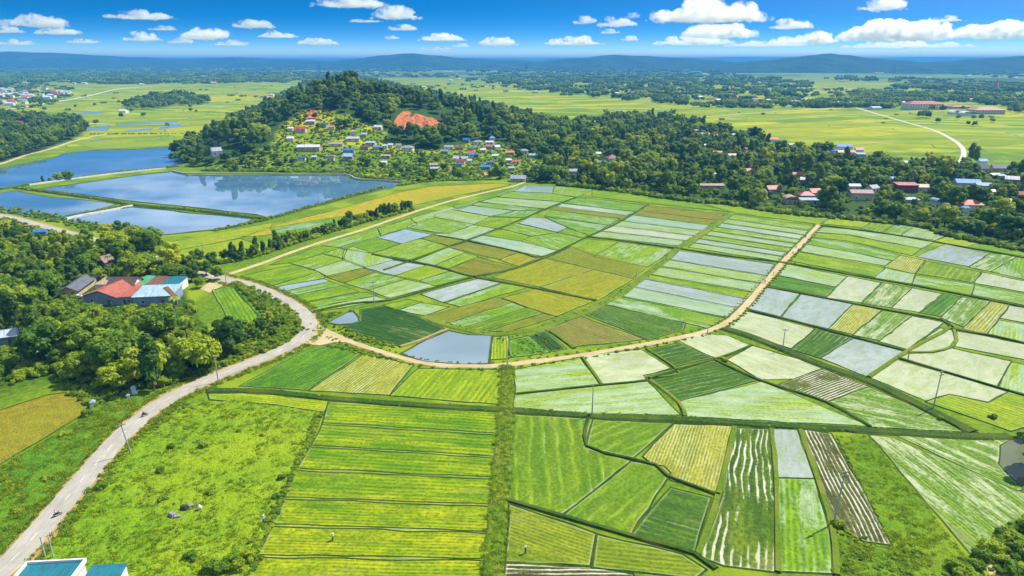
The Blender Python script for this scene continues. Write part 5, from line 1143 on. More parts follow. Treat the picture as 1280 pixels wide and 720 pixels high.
# pale airy trees by the field end, pond-side trees, scattered village trees
def single(u, v, k, s, zs=None):
    x, y, z = at(u, v)
    if blocked(x, y) == 2: return
    put(x, y, 4 * s); SPOTS.append((x, y, z, s, zs or s, k, tr.uniform(0, 6.28)))
for (u, v, s) in [(688, 222, 1.3), (697, 222, 1.35), (704, 205, 1.2), (712, 203, 1.1), (733, 226, 1.25), (742, 227, 1.3), (750, 228, 1.2), (758, 228, 1.3), (768, 230, 1.35), (778, 230, 1.3), (786, 231, 1.2), (726, 222, 1.1), (795, 225, 1.3), (812, 218, 1.2), (730, 205, 1.0), (838, 222, 1.2)]: single(u, v, 'airy', s)
for (u, v, k, s) in [(660, 225, 'broad0', .9), (668, 227, 'broad3', .8), (620, 224, 'tall', 1.0), (615, 224, 'broad1', .8), (626, 224, 'broad0', .8), (568, 224, 'tall', .9), (574, 225, 'broad3', .8), (541, 224, 'broad0', .85), (533, 225, 'broad1', .75), (590, 221, 'broad1', .55), (555, 214, 'broad3', .7), (385, 206, 'tall', .6), (405, 209, 'broad0', .6),
                     (455, 206, 'broad3', .8), (460, 208, 'broad0', .7), (440, 210, 'broad1', .8), (478, 212, 'broad1', .7), (527, 206, 'broad0', .7), (528, 198, 'broad3', .6), (648, 196, 'broad0', .8), (650, 198, 'broad3', .7), (596, 199, 'broad1', .5), (477, 191, 'broad1', .6), (430, 160, 'broad3', .9), (437, 158, 'broad0', .8), (424, 157, 'broad1', .8),
                     (246, 205, 'broad0', 1.0), (252, 207, 'broad3', .9), (242, 208, 'broad1', .8), (260, 206, 'broad2', .8), (265, 207, 'broad0', .7), (282, 203, 'broad3', .9), (290, 208, 'broad2', .8), (296, 200, 'broad0', .9), (305, 205, 'broad1', .8), (314, 210, 'broad3', .7), (330, 207, 'broad0', .7), (345, 200, 'broad1', .7), (350, 206, 'broad2', .7), (366, 206, 'broad3', .6), (320, 196, 'broad1', .8), (335, 192, 'broad0', .8),
                     (74, 225.8, 'broad2', .7), (85, 224.5, 'broad2', .8), (54, 228.6, 'tall', .45), (63, 227.3, 'broad1', .35), (1205, 207, 'broad0', .8), (1213, 203, 'tall', 1.45), (1219, 205, 'tall', 1.3), (1207, 212, 'broad3', .9), (1237, 222, 'broad0', .8), (1260, 216, 'broad1', .7), (272, 350, 'broad0', .62), (258, 344, 'broad1', .7), (236, 340, 'broad0', .85), (240, 352, 'broad3', .75), (250, 360, 'broad1', .5), (247, 330, 'broad3', .7)]: single(u, v, k, s)
wood(VILLAGE, ['broad0', 'broad1', 'broad3', 'broad1', 'broad2'], 11, .28, .6, 330)
# hedge trees along the field track
hp = path_px([(262, 330), (285, 327), (320, 319), (365, 304), (400, 293), (450, 278), (490, 268), (514, 262)], 2.2)
for c in hp:
    for q in range(2):
        if tr.random() < .9:
            x, y = c.x + tr.uniform(-2, 2), c.y + tr.uniform(-2, 3.5); s = tr.uniform(.32, .66)
            if not near(x, y, 2.3): put(x, y, 2.3); SPOTS.append((x, y, 0, s, s * tr.uniform(.9, 1.3), tr.choice(['broad0', 'broad3', 'broad1', 'tall']), tr.uniform(0, 6.28)))
# trees cut off by the east picture edge, roadside trees
for (u, v, k, s) in [(1306, 590, 'broad3', 1.2), (1296, 545, 'broad0', .8), (335, 405, 'broad1', .5), (345, 412, 'broad3', .45), (352, 408, 'broad0', .42), (325, 415, 'broad0', .55), (310, 422, 'broad3', .6), (300, 427, 'broad1', .5), (342, 421, 'broad1', .4), (320, 425, 'broad0', .45), (286, 437, 'broad3', .5), (276, 441, 'broad1', .55), (262, 447, 'broad0', .5), (246, 452, 'broad1', .5)]: single(u, v, k, s)
for (u, v, s) in [(200, 458, 1.0), (206, 462, 1.1), (192, 470, 1.2), (214, 455, .9), (183, 476, 1.1), (240, 460, 1.0), (178, 430, 1.2), (225, 462, 1.1)]: single(u, v, 'banana', s)
for (u, v, s) in [(140, 348, 1.1), (70, 372, 1.0), (235, 428, 1.0), (222, 405, 1.1), (118, 420, 1.15), (30, 440, 1.1), (180, 452, 1.05), (252, 440, .9), (90, 455, 1.1), (45, 395, 1.0), (655, 216, 1.0), (702, 226, 1.0), (1040, 262, 1.0), (1128, 262, 1.1), (1200, 278, 1.0), (930, 250, 1.0)]: single(u, v, 'palm', s)
for (u, v, k, s) in [(150, 470, 'broad2', 1.5), (105, 448, 'broad1', 1.45), (55, 455, 'broad3', 1.4), (200, 425, 'broad2', 1.3), (20, 400, 'broad1', 1.4), (1240, 290, 'broad2', 1.5), (1265, 302, 'broad3', 1.6), (1180, 284, 'broad1', 1.4), (1110, 274, 'broad2', 1.3), (830, 238, 'broad3', 1.4)]: single(u, v, k, s)
# mid-distance groves as individual trees where they stand out
GROVE = [(152, 134), (165, 128), (195, 122), (222, 119), (262, 127), (255, 131), (225, 132), (200, 137), (175, 137)]
wood(GROVE, BR, 8.5, 1.1, 1.6, 1500)
for i in range(26):
    u, v = tr.uniform(20, 300), tr.uniform(112, 160); single(u, v, tr.choice(BR), tr.uniform(.5, .9))
for (u, v, s) in [(1150, 148, 1.3), (1156, 147, 1.4), (1160, 148, 1.0), (1172, 154, .8), (1198, 149, .8), (1217, 149, .7), (1226, 150, .9), (1210, 157, .7), (1218, 158, .8), (1240, 153, .8), (1165, 139, 1.3), (1152, 138, 1.2), (1178, 140, 1.2), (1203, 138, .9), (1262, 140, 1.0), (1270, 142, 1.1)]: single(u, v, tr.choice(BR), s)

def vis(t):
    x, y, z, s, zs, k, r = t; hh = TREE[k][2] * zs
    u, v = proj(x, y, z + hh * .5); d = y * CP + (H - z) * SP
    if not (-15 < u < 1295 and v < 735): return 0
    return F * hh / d * (F * TREE[k][3] * s / d)
SPOTS.sort(key=vis, reverse=True)
ptree = {}
NAMES = {'tall': 'narrow_tree', 'airy': 'slender_tree', 'bamboo': 'bamboo_clump', 'banana': 'banana_plant', 'palm': 'palm_tree'}
SIZEW = lambda s: 'small ' if s < .62 else ('big ' if s > 1.12 else '')
rest = []; n_ind = 0
for t in SPOTS:
    x, y, z, s, zs, k, r = t
    if vis(t) > 0 and n_ind < 300:
        crown, trunk, hh, rad, words = TREE[k]
        if k not in ptree:
            root = empty(NAMES.get(k, 'broadleaf_tree'), (x, y, z), r)
            kids = []
            for nm, me in (('trunk', trunk), ('crown', crown)):
                c = bpy.data.objects.new(nm, me); COL.objects.link(c); c.parent = root; kids.append(c)
            ptree[k] = (root, kids)
        else:
            src, skids = ptree[k]; root = src.copy(); COL.objects.link(root)
            for sk in skids:
                c = sk.copy(); COL.objects.link(c); c.parent = root
        root.location = (x, y, z - .05); root.rotation_euler = (0, 0, r); root.scale = (s, s, zs)
        root['category'] = 'tree'; root['group'] = 'trees standing one by one around the fields and village'
        PENDING.append((root, (SIZEW(s) + words + ' tree').replace('bamboo tree', 'bamboo clump').replace('banana tree', 'banana plant').replace('palm tree', 'palm'), x, y)); n_ind += 1
    else: rest.append(t)
KL = list(TREE)
forest_coll = proto_collection('forest_tree', [TREE[k][0] for k in KL] + FARCL)
pts = [(t[0], t[1], t[2] - .05, t[6], t[3], t[4], KL.index(t[5])) for t in rest if t[1] > 0]
nk = len(KL)
# far woods: clumps thinning into the distance
def farwood(poly, n, smin=.7, smax=1.2, thr=None):
    from mathutils import noise
    P = [at(*q)[:2] for q in poly]; x0, x1 = min(p[0] for p in P), max(p[0] for p in P); y0, y1 = min(p[1] for p in P), max(p[1] for p in P); c = 0; g = 0
    while c < n and g < n * 40:
        g += 1; x, y = tr.uniform(x0, x1), y0 * (y1 / y0) ** tr.random(); u, v = proj(x, y, 0)
        if not inside(poly, u, v): continue
        if thr is not None and noise.noise(Vector((x * .0022, y * .0016, 4.4))) < thr: continue
        if blocked(x, y): continue
        s = tr.uniform(smin, smax); pts.append((x, y, -.3, tr.uniform(0, 6.28), s, s * tr.uniform(.8, 1.25), nk + tr.randrange(3))); c += 1
farwood([(575, 103), (600, 98), (660, 93), (760, 90), (880, 94), (1010, 104), (1016, 112), (1000, 124), (960, 131), (900, 130), (850, 131), (800, 126), (720, 122), (690, 118), (648, 112), (640, 106)], 900)
farwood([(860, 131), (1000, 124), (985, 131), (960, 136), (880, 134)], 70, .5, .8)
farwood([(1055, 126), (1075, 116), (1150, 118), (1280, 122), (1330, 128), (1330, 140), (1280, 142), (1262, 134), (1200, 128), (1130, 128), (1115, 135), (1060, 136), (985, 134), (1000, 129)], 330)
farwood([(1110, 108), (1160, 106), (1330, 104), (1330, 116), (1220, 116), (1130, 112)], 220, .8, 1.2)
farwood([(-40, 112), (0, 110), (30, 103), (60, 103), (150, 106), (260, 105), (340, 103), (400, 98), (400, 90), (300, 88), (0, 88), (-40, 88)], 2600, .7, 1.3, -.45)
farwood([(-40, 134), (-10, 108), (50, 104), (90, 112), (86, 124), (60, 132), (20, 138)], 130, .4, .75)
farwood([(20, 141), (60, 128), (130, 114), (300, 108), (430, 104), (400, 112), (330, 128), (330, 150), (120, 150)], 42, .12, .42)
farwood([(880, 150), (900, 138), (1280, 136), (1330, 150), (1280, 165), (1000, 152)], 14, .1, .3)
farwood([(430, 104), (640, 106), (700, 122), (560, 112), (450, 110)], 40, .3, .6); farwood([(1010, 112), (1330, 104), (1330, 128), (1010, 124)], 110, .35, .8)
farwood([(-80, 91), (1360, 91), (1360, 82), (-80, 82)], 2400, 1.2, 2.0, -.15)
farwood([(-80, 104), (1360, 104), (1360, 91), (-80, 91)], 500, .8, 1.3, .1)
farwood([(-80, 82), (1360, 82), (1360, 78.0), (-80, 78.0)], 1500, 2.0, 4.0, -.1)
fo = scatter('forest', pts, forest_coll, 'closed dark-green forest on the hill and far woods beyond the fields')
# ------------------------------------------------------------------ shrubs one by one, undergrowth and grass as stuff
sn = 0; sproto = []
for i, (u, v, s) in enumerate([(1240, 690, 2.6), (1228, 700, 2.2), (1252, 706, 1.8), (1262, 672, 2.0), (1272, 690, 2.0), (1195, 712, 2.2), (1206, 722, 2.4), (1222, 716, 2.0), (1268, 716, 2.4), (1250, 668, 1.5), (1284, 664, 2.3), (1046, 657, 1.1), (905, 452, 1.0), (200, 590, 1.0), (205, 626, .8), (262, 618, .8), (300, 712, 1.5), (290, 706, 1.3), (275, 716, 1.6), (262, 715, 1.2), (310, 700, 1.2),
                               (345, 622, .8), (352, 600, .9), (238, 700, 1.0), (130, 610, 1.1), (110, 520, 1.4), (80, 545, 1.0), (232, 536, .7), (300, 540, .8), (330, 545, .7), (255, 560, .9), (215, 560, .8), (60, 600, .9), (20, 640, 1.0), (1175, 525, .7), (1240, 522, 1.0)]):
    x, y, z = at(u, v); o = bpy.data.objects.new('shrub', SHRUB[i % 3]); COL.objects.link(o); o.location = (x, y, z); o.rotation_euler = (0, 0, tr.uniform(0, 6.28)); q = s * tr.uniform(.9, 1.1); q *= .68 if u > 1180 and v > 600 else 1; o.scale = (q, q, q * tr.uniform(.8, 1.05))
    tag(o, None, 'shrub', 'shrubs growing on the rough ground'); PENDING.append((o, 'leafy %s shrub' % ('large' if s > 1.6 else 'low'), x, y))
ug_coll = proto_collection('undergrowth_plant', [SHRUB[0], SHRUB[1], SHRUB[2]]); ug = []
def hedge(px, half, per_m, smin, smax, flat=1.0):
    C = path_px(px, 1.0)
    for c in C:
        for _ in range(int(per_m) + (tr.random() < per_m % 1)):
            x, y = c.x + tr.uniform(-half, half), c.y + tr.uniform(-half, half); s = tr.uniform(smin, smax); ug.append((x, y, hgt(x, y), tr.uniform(0, 6.28), s, s * flat * tr.uniform(.7, 1.1), tr.randrange(3)))
hedge([(633, 460), (634, 490), (632, 513), (628, 560), (624, 620), (619, 680), (614, 735)], 1.5, 3.0, .25, .6, .7)
hedge([(262, 488), (330, 489.5), (415, 498), (520, 506), (628, 512), (740, 519.5), (850, 523.5), (960, 531), (1075, 537), (1150, 542), (1240, 547)], 1.3, 4.0, .15, .5, .7)
for off in (-2.3, 2.3):
    C = [c for c in TRACK]
    for i, c in enumerate(C[:-1]):
        d = (C[i + 1] - c).normalized(); nr = Vector((d.y, -d.x, 0)) * off
        for _ in range(6):
            q = c + nr + Vector((tr.uniform(-.7, .7), tr.uniform(-.7, .7), 0)); s = tr.uniform(.12, .42 if off > 0 else .26); ug.append((q.x, q.y, 0, tr.uniform(0, 6.28), s, s * .8, tr.randrange(3)))
hedge([(914, 265), (882, 287), (849, 309), (826, 329), (800, 349), (776, 367), (752, 379), (725, 392), (700, 401), (678, 409), (650, 414), (620, 417), (590, 413), (557, 405)], 1.4, 1.2, .2, .5, .8)
hedge([(480, 234), (440, 245), (383, 260.5), (340, 272.5), (300, 282), (270, 288)], 1.6, 3.5, .4, .9); hedge([(500, 232), (540, 227), (600, 225)], 1.6, 2.0, .5, 1.0)
hedge([(262, 331), (285, 328), (320, 320), (365, 305), (400, 294), (450, 279), (490, 269), (514, 263)], 1.8, 2.5, .5, 1.4)
for D in DIKES: hedge(D, 1.5, 2.6, .3, .95)
hedge([(255, 213.5), (300, 214), (360, 215), (430, 215.5), (450, 221), (500, 226)], 2.2, 2.2, .6, 1.3)
hedge([(0, 262), (40, 268), (80, 276), (120, 285), (160, 293), (190, 296)], 5, 2.0, .4, 1.0); hedge([(0, 275), (50, 289), (100, 303), (140, 312)], 3, 1.5, .6, 1.4)
hedge([(700, 231), (780, 240), (850, 250), (920, 256.5), (990, 267.5), (1050, 273), (1150, 283), (1190, 295.5), (1280, 313)], 3.2, 2.2, .8, 1.9)
hedge([(905, 411), (935, 420), (978, 437), (1030, 458), (1086, 477), (1150, 508), (1216, 541)], 1.7, 2.6, .12, .4, .7); hedge([(113, 168), (180, 167.5), (263, 167)], 2, .5, .5, 1.2); hedge([(985, 328), (1060, 343), (1130, 355), (1210, 370), (1290, 386)], .7, .7, .15, .38, .7); hedge([(392, 390), (440, 380), (485, 376), (530, 364), (590, 347), (640, 337), (690, 319)], .7, .6, .15, .4, .7); hedge([(734, 296), (790, 303), (848, 311), (915, 321), (975, 328)], .7, .6, .15, .4, .7)
hedge([(375, 412), (365, 395), (345, 378), (318, 364), (288, 354)], 1.6, 2.2, .3, .9)
RGRID = set()
for C_, rr in ((ROAD, 3.4), (TRACK, 1.6), (TRACK2, 1.6)):
    for c in C_:
        for i in range(-8, 9):
            for j in range(-8, 9):
                if (i * i + j * j) * .25 < rr * rr: RGRID.add((round(c.x * 2) + i, round(c.y * 2) + j))
SMALLP = [[(405, 408), (416, 396), (434, 388), (450, 394), (452, 405), (430, 409)], [(500, 446), (532, 423), (561, 411), (618, 418), (614, 458), (530, 456)], [(1236, 553), (1262, 546), (1305, 550), (1305, 615), (1262, 600)]]
def onroad(x, y): return (round(x * 2), round(y * 2)) in RGRID
def fill(poly, n, smin, smax, lst, k, flat=1.0, drape=False):
    P = [at(*q)[:2] for q in poly]; x0, x1 = min(p[0] for p in P), max(p[0] for p in P); y0, y1 = min(p[1] for p in P), max(p[1] for p in P); c = 0; g = 0
    while c < n and g < n * 30:
        g += 1; x, y = tr.uniform(x0, x1), tr.uniform(y0, y1); z = hgt(x, y); u, v = proj(x, y, z)
        if not inside(poly, u, v) or onroad(x, y) or any(inside(q_, u, v) for q_ in SMALLP) or blocked(x, y) == 2: continue
        s = tr.uniform(smin, smax); lst.append((x, y, z, tr.uniform(0, 6.28), s, s * flat * tr.uniform(.7, 1.2), tr.randrange(k))); c += 1
fill(WOOD_L, 3400, .5, 1.9, ug, 3); fill(VILLAGE, 3000, .35, 1.3, ug, 3, .8); fill(WOOD_R, 2600, .8, 2.2, ug, 3)
fill([(290, 352), (330, 372), (365, 395), (378, 412), (370, 424), (340, 438), (300, 450), (255, 468), (230, 470), (270, 440), (320, 425), (335, 400)], 900, .3, .95, ug, 3)
fill(ROUGH, 1300, .12, .5, ug, 3, .7); fill([(60, 470), (110, 485), (165, 490), (150, 505), (118, 512), (85, 492)], 260, .2, .8, ug, 3); fill(MEADOW, 700, .10, .34, ug, 3, .8); fill([(330, 700), (310, 680), (345, 630), (372, 570), (395, 515), (403, 518), (388, 556), (372, 586), (356, 622), (342, 656), (322, 696), (310, 720)], 500, .15, .5, ug, 3, .8)
fill([(1040, 655), (1110, 684), (1200, 700), (1240, 740), (1040, 740)], 420, .12, .42, ug, 3, .8); fill([(1200, 740), (1190, 705), (1225, 690), (1250, 660), (1300, 640), (1300, 740)], 200, .25, .8, ug, 3, .9)
fill([(240, 505), (215, 500), (165, 540), (120, 592), (70, 655), (85, 662), (140, 598), (185, 545)], 500, .12, .42, ug, 3, .8); fill([(402, 432), (440, 432), (500, 452), (470, 448), (420, 436)], 120, .2, .5, ug, 3, .8)
fill([(395, 395), (440, 388), (452, 402), (430, 410), (455, 420), (500, 436), (440, 424)], 160, .2, .6, ug, 3, .8); fill([(620, 420), (680, 416), (706, 438), (640, 452)], 90, .15, .45, ug, 3, .8)
scatter('undergrowth', ug, ug_coll, 'low leafy undergrowth along banks, verges and wood edges')
tf = []
fill(MEADOW, 5500, .5, 1.1, tf, 3, .7); fill(ROUGH, 5000, .6, 1.2, tf, 3, .9); fill(GRASSFIELD, 2500, .5, 1.0, tf, 3, .7)
for p in path_px([(633, 458), (632, 513), (624, 620), (614, 735)], .5):
    for _ in range(3): tf.append((p.x + tr.uniform(-2.4, 2.4), p.y + tr.uniform(-.5, .5), .1, tr.uniform(0, 6), 1, tr.uniform(.6, 1.1), tr.randrange(3)))
for i in range(0, len(ROAD) - 1):
    if ROAD[i].y > 330: break
    d = (ROAD[i + 1] - ROAD[i]).normalized(); nr = Vector((d.y, -d.x, 0))
    for sgn in (-1, 1):
        for _ in range(14): q = ROAD[i] + nr * sgn * tr.uniform(2.9 + .9 * tr.random(), 6.0) + d * tr.uniform(0, 3); tf.append((q.x, q.y, 0, tr.uniform(0, 6), tr.uniform(.6, 1.2), tr.uniform(.6, 1.2), tr.randrange(3)))
scatter('grass', tf, proto_collection('grass_tuft', TUFTS), 'tufted green grass on the meadow, verges and rough ground')
# sandy bank among the shrubs
s_ = sheet('sandy_path', dens(ccw([G(*q) for q in [(1232, 700), (1240, 684), (1256, 678), (1268, 686), (1262, 704), (1276, 716), (1262, 730), (1240, 726)]]), 1.5, .5), .06, M['dirt'])
# bare cuts in the hill
def scarp(name, poly, lift):
    from mathutils import noise
    u0, u1 = min(p[0] for p in poly), max(p[0] for p in poly); v0, v1 = min(p[1] for p in poly), max(p[1] for p in poly); st = .8; idx = {}; Vv = []; Fc = []
    nu, nv = int((u1 - u0) / st) + 2, int((v1 - v0) / st) + 2
    for i in range(nu):
        for j in range(nv):
            u, v = u0 + i * st, v0 + j * st
            if inside(poly, u, v):
                x, y, z = at(u, v); q = noise.fractal(Vector((x * .10, y * .02, z * .02)), 1, 2, 4); idx[i, j] = len(Vv); Vv.append((x, y - abs(q) * 4.5, z + lift + q * 2.4))
    for (i, j), a in idx.items():
        b, c, d = idx.get((i + 1, j)), idx.get((i + 1, j + 1)), idx.get((i, j + 1))
        if None not in (b, c, d): Fc.append((a, d, c, b))
    struct(mesh_obj(name, Vv, Fc, M['soil'], smooth=True))
scarp('bare_hill', SCARP, 1.2); scarp('bare_hill', SCARP2, 1.0)
# ------------------------------------------------------------------ poles
def pole(u, v, h, label, arms=1, lean=0.0, turn=0.0, stay=False):
    x, y, z = at(u, v); root = empty('utility_pole', (x, y, z), R(turn)); root.rotation_euler = (0, R(lean), R(turn)); tag(root, label, 'utility pole', 'utility poles across the fields')
    mb = MB(); mb.tube((0, 0, -.3), (0, 0, h), .19, .11, 8); mb.build('shaft', M['concrete'], root)
    for a in range(arms):
        za = h - .35 - a * .9; ab = MB(); ab.box((0, -.13, za), (2.1, .1, .12)); arm = ab.build('crossarm', M['darkmetal'], root)
        for sx in (-.95, -.4, .4, .95):
            ib = MB(); ib.tube((sx, -.13, za + .06), (sx, -.13, za + .2), .05, .05, 6).ball((sx, -.13, za + .26), .09, 6, 5); ib.build('insulator', M['white'], arm)
    return root
pole(164, 568, 8.6, 'roadside pole leaning over the bend of the paved road beside the meadow', 1, -6, 40); pole(273, 478, 8.5, 'pale pole standing where the road enters the roadside bushes', 1, 0, 20); pole(468, 381, 9.5, 'slim pole at the corner of the dark vegetable plot', 1, 0, 10); pole(740, 520, 9.0, 'pole on the long canal bank between two pale paddies', 0, 0, 0); pole(634, 462, 9.5, 'thin pole at the dirt track beside the hedge top', 0, 0, 0)
pole(978, 438, 7.5, 'slender pole beside the silt-white paddy on the canal path', 1, 0, 0); pole(1166, 512, 11.5, 'tall dark two-armed pole on the canal path among cream paddies', 2, 2, 30); pole(1042, 655, 12.5, 'tall pole standing in the ploughed muddy field', 2, 3, 20); pole(884, 419, 3.2, 'short white-topped post beside the dirt track bend', 0); pole(1135, 449, 3.4, 'short post at the corner of the D-shaped paddy', 0); pole(256, 329, 10, 'tall pale pole on the grass by the road fork', 0); pole(283, 354, 6, 'short pole on the verge of the road fork', 1); pole(795, 347, 3.0, 'stub post on the light-green bund track', 0)
pole(399, 256, 6.5, 'thin pole on the bank of the long pond', 0); pole(189, 167, 12, 'far pole standing in the green strip fields beyond the pond', 1)
for i, (u, w_) in enumerate(((57, 'one'), (67, 'the other'))):
    x, y, z = at(u, 697); p_ = empty('vent_post', (x, y, z)); tag(p_, ('plain grey-white post behind the teal parapet roof, the one nearer the road', 'grey-white post behind the teal parapet roof, the one on the meadow side')[i], 'post'); mb = MB(); mb.tube((0, 0, -.2), (0, 0, 4.6), .13, .11, 8); mb.build('shaft', M['concrete_pale'], p_); mb = MB(); mb.tube((0, 0, 4.55), (0, 0, 4.75), .17, .17, 8); mb.build('cap', M['concrete'], p_)
# ------------------------------------------------------------------ people, motorbikes, car
def person(u, v, label, shirt, trousers, turn=0, sit=False, loc=None, hat=True):
    x, y, z = loc or at(u, v); root = empty('person', (x, y, z), R(turn)); tag(root, label, 'person')
    P = {'pel': (0, 0, .95), 'chest': (0, .02, 1.28), 'neck': (0, .03, 1.47), 'kl': (-.11, .10, .5), 'fl': (-.11, .06, .08), 'kr': (.11, .02, .5), 'fr': (.11, -.12, .08), 'hl': (-.1, 0, .92), 'hr': (.1, 0, .92), 'sl': (-.19, .02, 1.4), 'sr': (.19, .02, 1.4), 'el': (-.27, .06, 1.15), 'er': (.27, .0, 1.15), 'wl': (-.24, .22, .98), 'wr': (.25, .12, .94)}
    if sit:
        for k in P: P[k] = (P[k][0], P[k][1], P[k][2] - .12)
        P.update({'kl': (-.18, .42, .74), 'fl': (-.16, .30, .34), 'kr': (.18, .42, .74), 'fr': (.16, .30, .34), 'el': (-.28, .22, 1.08), 'er': (.28, .22, 1.08), 'wl': (-.28, .5, 1.02), 'wr': (.28, .5, 1.02)})
    b = MB(); b.chain([P['hl'], P['kl'], P['fl']], [.1, .075, .05], 8).chain([P['hr'], P['kr'], P['fr']], [.1, .075, .05], 8); b.chain([P['pel'], P['chest'], (P['neck'][0], P['neck'][1], P['neck'][2] - .04)], [.155, .18, .08], 10)
    b.chain([P['sl'], P['el'], P['wl']], [.07, .055, .04], 7).chain([P['sr'], P['er'], P['wr']], [.07, .055, .04], 7); n = P['neck']; b.tube(n, (n[0], n[1] + .01, n[2] + .08), .055, .05, 8); b.ball((n[0], n[1] + .02, n[2] + .17), .105, 10, 8, (.9, 1, 1.15))
    for f_ in ('fl', 'fr'): q = P[f_]; b.box((q[0], q[1] + .07, q[2] - .03), (.09, .25, .08))
    for w_ in ('wl', 'wr'): b.ball(P[w_], .05, 6, 5)
    for s in ('sl', 'sr', 'kl', 'kr'): b.ball(P[s], .075, 7, 5)
    body = b.build('body', M['skin'], root, True); md = body.modifiers.new('join', 'REMESH'); md.mode = 'VOXEL'; md.voxel_size = .028; md.use_smooth_shade = True
    t = MB(); t.chain([(P['pel'][0], P['pel'][1], P['pel'][2] - .02), P['chest'], (n[0], n[1], n[2] - .05)], [.178, .2, .095], 10); t.chain([P['sl'], P['el']], [.092, .075], 8).chain([P['sr'], P['er']], [.092, .075], 8); t.build('shirt', shirt, root, True)
    t = MB()
    for a, c, d in (('hl', 'kl', 'fl'), ('hr', 'kr', 'fr')): t.chain([P[a], P[c], (P[d][0], P[d][1], P[d][2] + .08)], [.125, .095, .075], 8)
    t.build('trousers', trousers, root, True)
    if hat: t = MB(); t.tube((n[0], n[1] + .02, n[2] + .22), (n[0], n[1] + .02, n[2] + .40), .26, .02, 12); t.build('conical_hat', M['cream'], root)
    return root
def motorbike(u, v, label, turn, loc=None):
    x, y, z = loc or at(u, v); root = empty('motorbike', (x, y, z), R(turn)); tag(root, label, 'motorbike')
    for yy in (-.62, .62):
        t = MB(); t.wheel((0, 0, 0), .26, .05); me = t.build('wheel', M['black'], root); me.rotation_euler = (0, 0, R(90)); me.location = (0, yy, .31)
        h_ = MB(); h_.tube((0, -.05, 0), (0, .05, 0), .09, n=8)
        for q in range(6): h_.tube((0, 0, 0), (.24 * math.cos(q * 1.047), 0, .24 * math.sin(q * 1.047)), .012, n=4)
        h_.build('rim', M['darkmetal'], me)
    b = MB(); b.box((0, 0, .5), (.24, .62, .22)).box((0, -.42, .66), (.22, .5, .14), taper=.8).box((0, .36, .68), (.26, .22, .5), taper=.7); b.tube((0, .62, .31), (0, .42, .98), .04, n=6).tube((0, -.62, .31), (0, -.2, .45), .035, n=6); b.build('body', M['maroon'], root)
    b = MB(); b.box((0, -.3, .77), (.25, .72, .1), taper=.85); b.build('seat', M['black'], root); b = MB(); b.tube((-.34, .36, 1.0), (.34, .36, 1.0), .022, n=6); b.build('handlebar', M['darkmetal'], root); b = MB(); b.ball((0, .5, .86), .1, 8, 6); b.build('headlight', M['white'], root)
    return root
def rider(u, v, turn, lb, lp, shirt):
    x, y, z = at(u, v); z += .2; motorbike(0, 0, lb, turn, (x, y, z)); a = R(turn); person(0, 0, lp, shirt, M['darkmetal'], turn, True, (x + .25 * math.sin(a), y - .25 * math.cos(a), z), False)
rider(181, 521, -42, 'dark motorbike riding along the paved road past the bend', 'dark-clothed rider on the motorbike near the road bend', M['darkmetal'])
rider(72, 646, -42, 'motorbike at the roadside edge near the teal roof', 'rider in a pale shirt on the motorbike near the teal roof', M['white'])
person(657, 692, 'farmer in a conical hat working in the olive plot beside the hedge', M['bluepaint'], M['darkmetal'], 60); person(416, 676, 'farmer in a pale shirt standing in the long striped beds', M['white'], M['darkmetal'], -30); person(330, 653, 'person in pale clothes at the meadow edge beside the long beds', M['white'], M['bluegrey'], 20)
for i, (u, v, l) in enumerate(((1007, 297, 'walker nearest the far end of the straight dirt track'.replace('nearest', 'by')), (995, 310, 'walker in white halfway up the straight dirt track'), (991, 318, 'walker in blue following on the straight dirt track'), (980, 330, 'walker in white where the track crosses the dark bund'), (967, 344, 'walker in red on the lower half of the straight track'), (956, 354, 'walker in blue beside the pale paddy at the lower track'), (601, 240, 'walker on the pale field track below the golden field'))): person(u, v, l, (M['darkmetal'], M['white'], M['bluepaint'], M['white'], M['maroon'], M['bluepaint'], M['darkmetal'])[i], M['darkmetal'], 20 * i, loc=(lambda p: (p[0], p[1], .12))(at(u, v)))
def car(u, v, turn, label):
    x, y, z = at(u, v); root = empty('parked_car', (x, y, z), R(turn)); tag(root, label, 'car')
    prof = [(-2.1, .35), (-2.1, .8), (-1.9, .95), (-1.35, 1.0), (-.75, 1.48), (.75, 1.5), (1.35, 1.0), (2.05, .85), (2.12, .35)]; b = MB(); n = len(prof); k = 0
    for s in (-.85, .85): b.v += [(px, s * (.86 if pz > 1.2 else 1), pz) for px, pz in prof]
    b.f += [tuple(reversed(range(n))), tuple(range(n, 2 * n))] + [(i, (i + 1) % n, n + (i + 1) % n, n + i) for i in range(n)]; body = b.build('body', M['white'], root)
    for nm, quad in (('windscreen', [(1.29, -.68, 1.06), (1.29, .68, 1.06), (.80, .62, 1.46), (.80, -.62, 1.46)]), ('rear_window', [(-1.31, -.68, 1.06), (-1.31, .68, 1.06), (-.80, .62, 1.45), (-.80, -.62, 1.45)])):
        g = MB(); off = .03 if quad[0][0] > 0 else -.03; g.poly([(q[0] + off, q[1], q[2] + .02) for q in quad]); g.build(nm, M['glass'], root)
    for s in (-1, 1):
        g = MB(); g.poly([(-1.1, s * .87, 1.05), (1.05, s * .87, 1.05), (.65, s * .76, 1.42), (-.65, s * .76, 1.42)]); g.build('side_window', M['glass'], root)
        for xx in (-1.3, 1.3):
            w = MB(); w.wheel((0, 0, 0), .24, .09); wo = w.build('wheel', M['black'], root); wo.location = (xx, s * .84, .33); h_ = MB(); h_.tube((0, -.07, 0), (0, .07, 0), .2, n=10); h_.build('rim', M['darkmetal'], wo)
        l = MB(); l.ball((2.08, s * .6, .72), .12, 6, 5, (.5, 1.3, .8)); l.build('headlight', M['glass'], root)
car(97, 373, 20, 'white car parked on the yard beside the blue-grey gable wall')
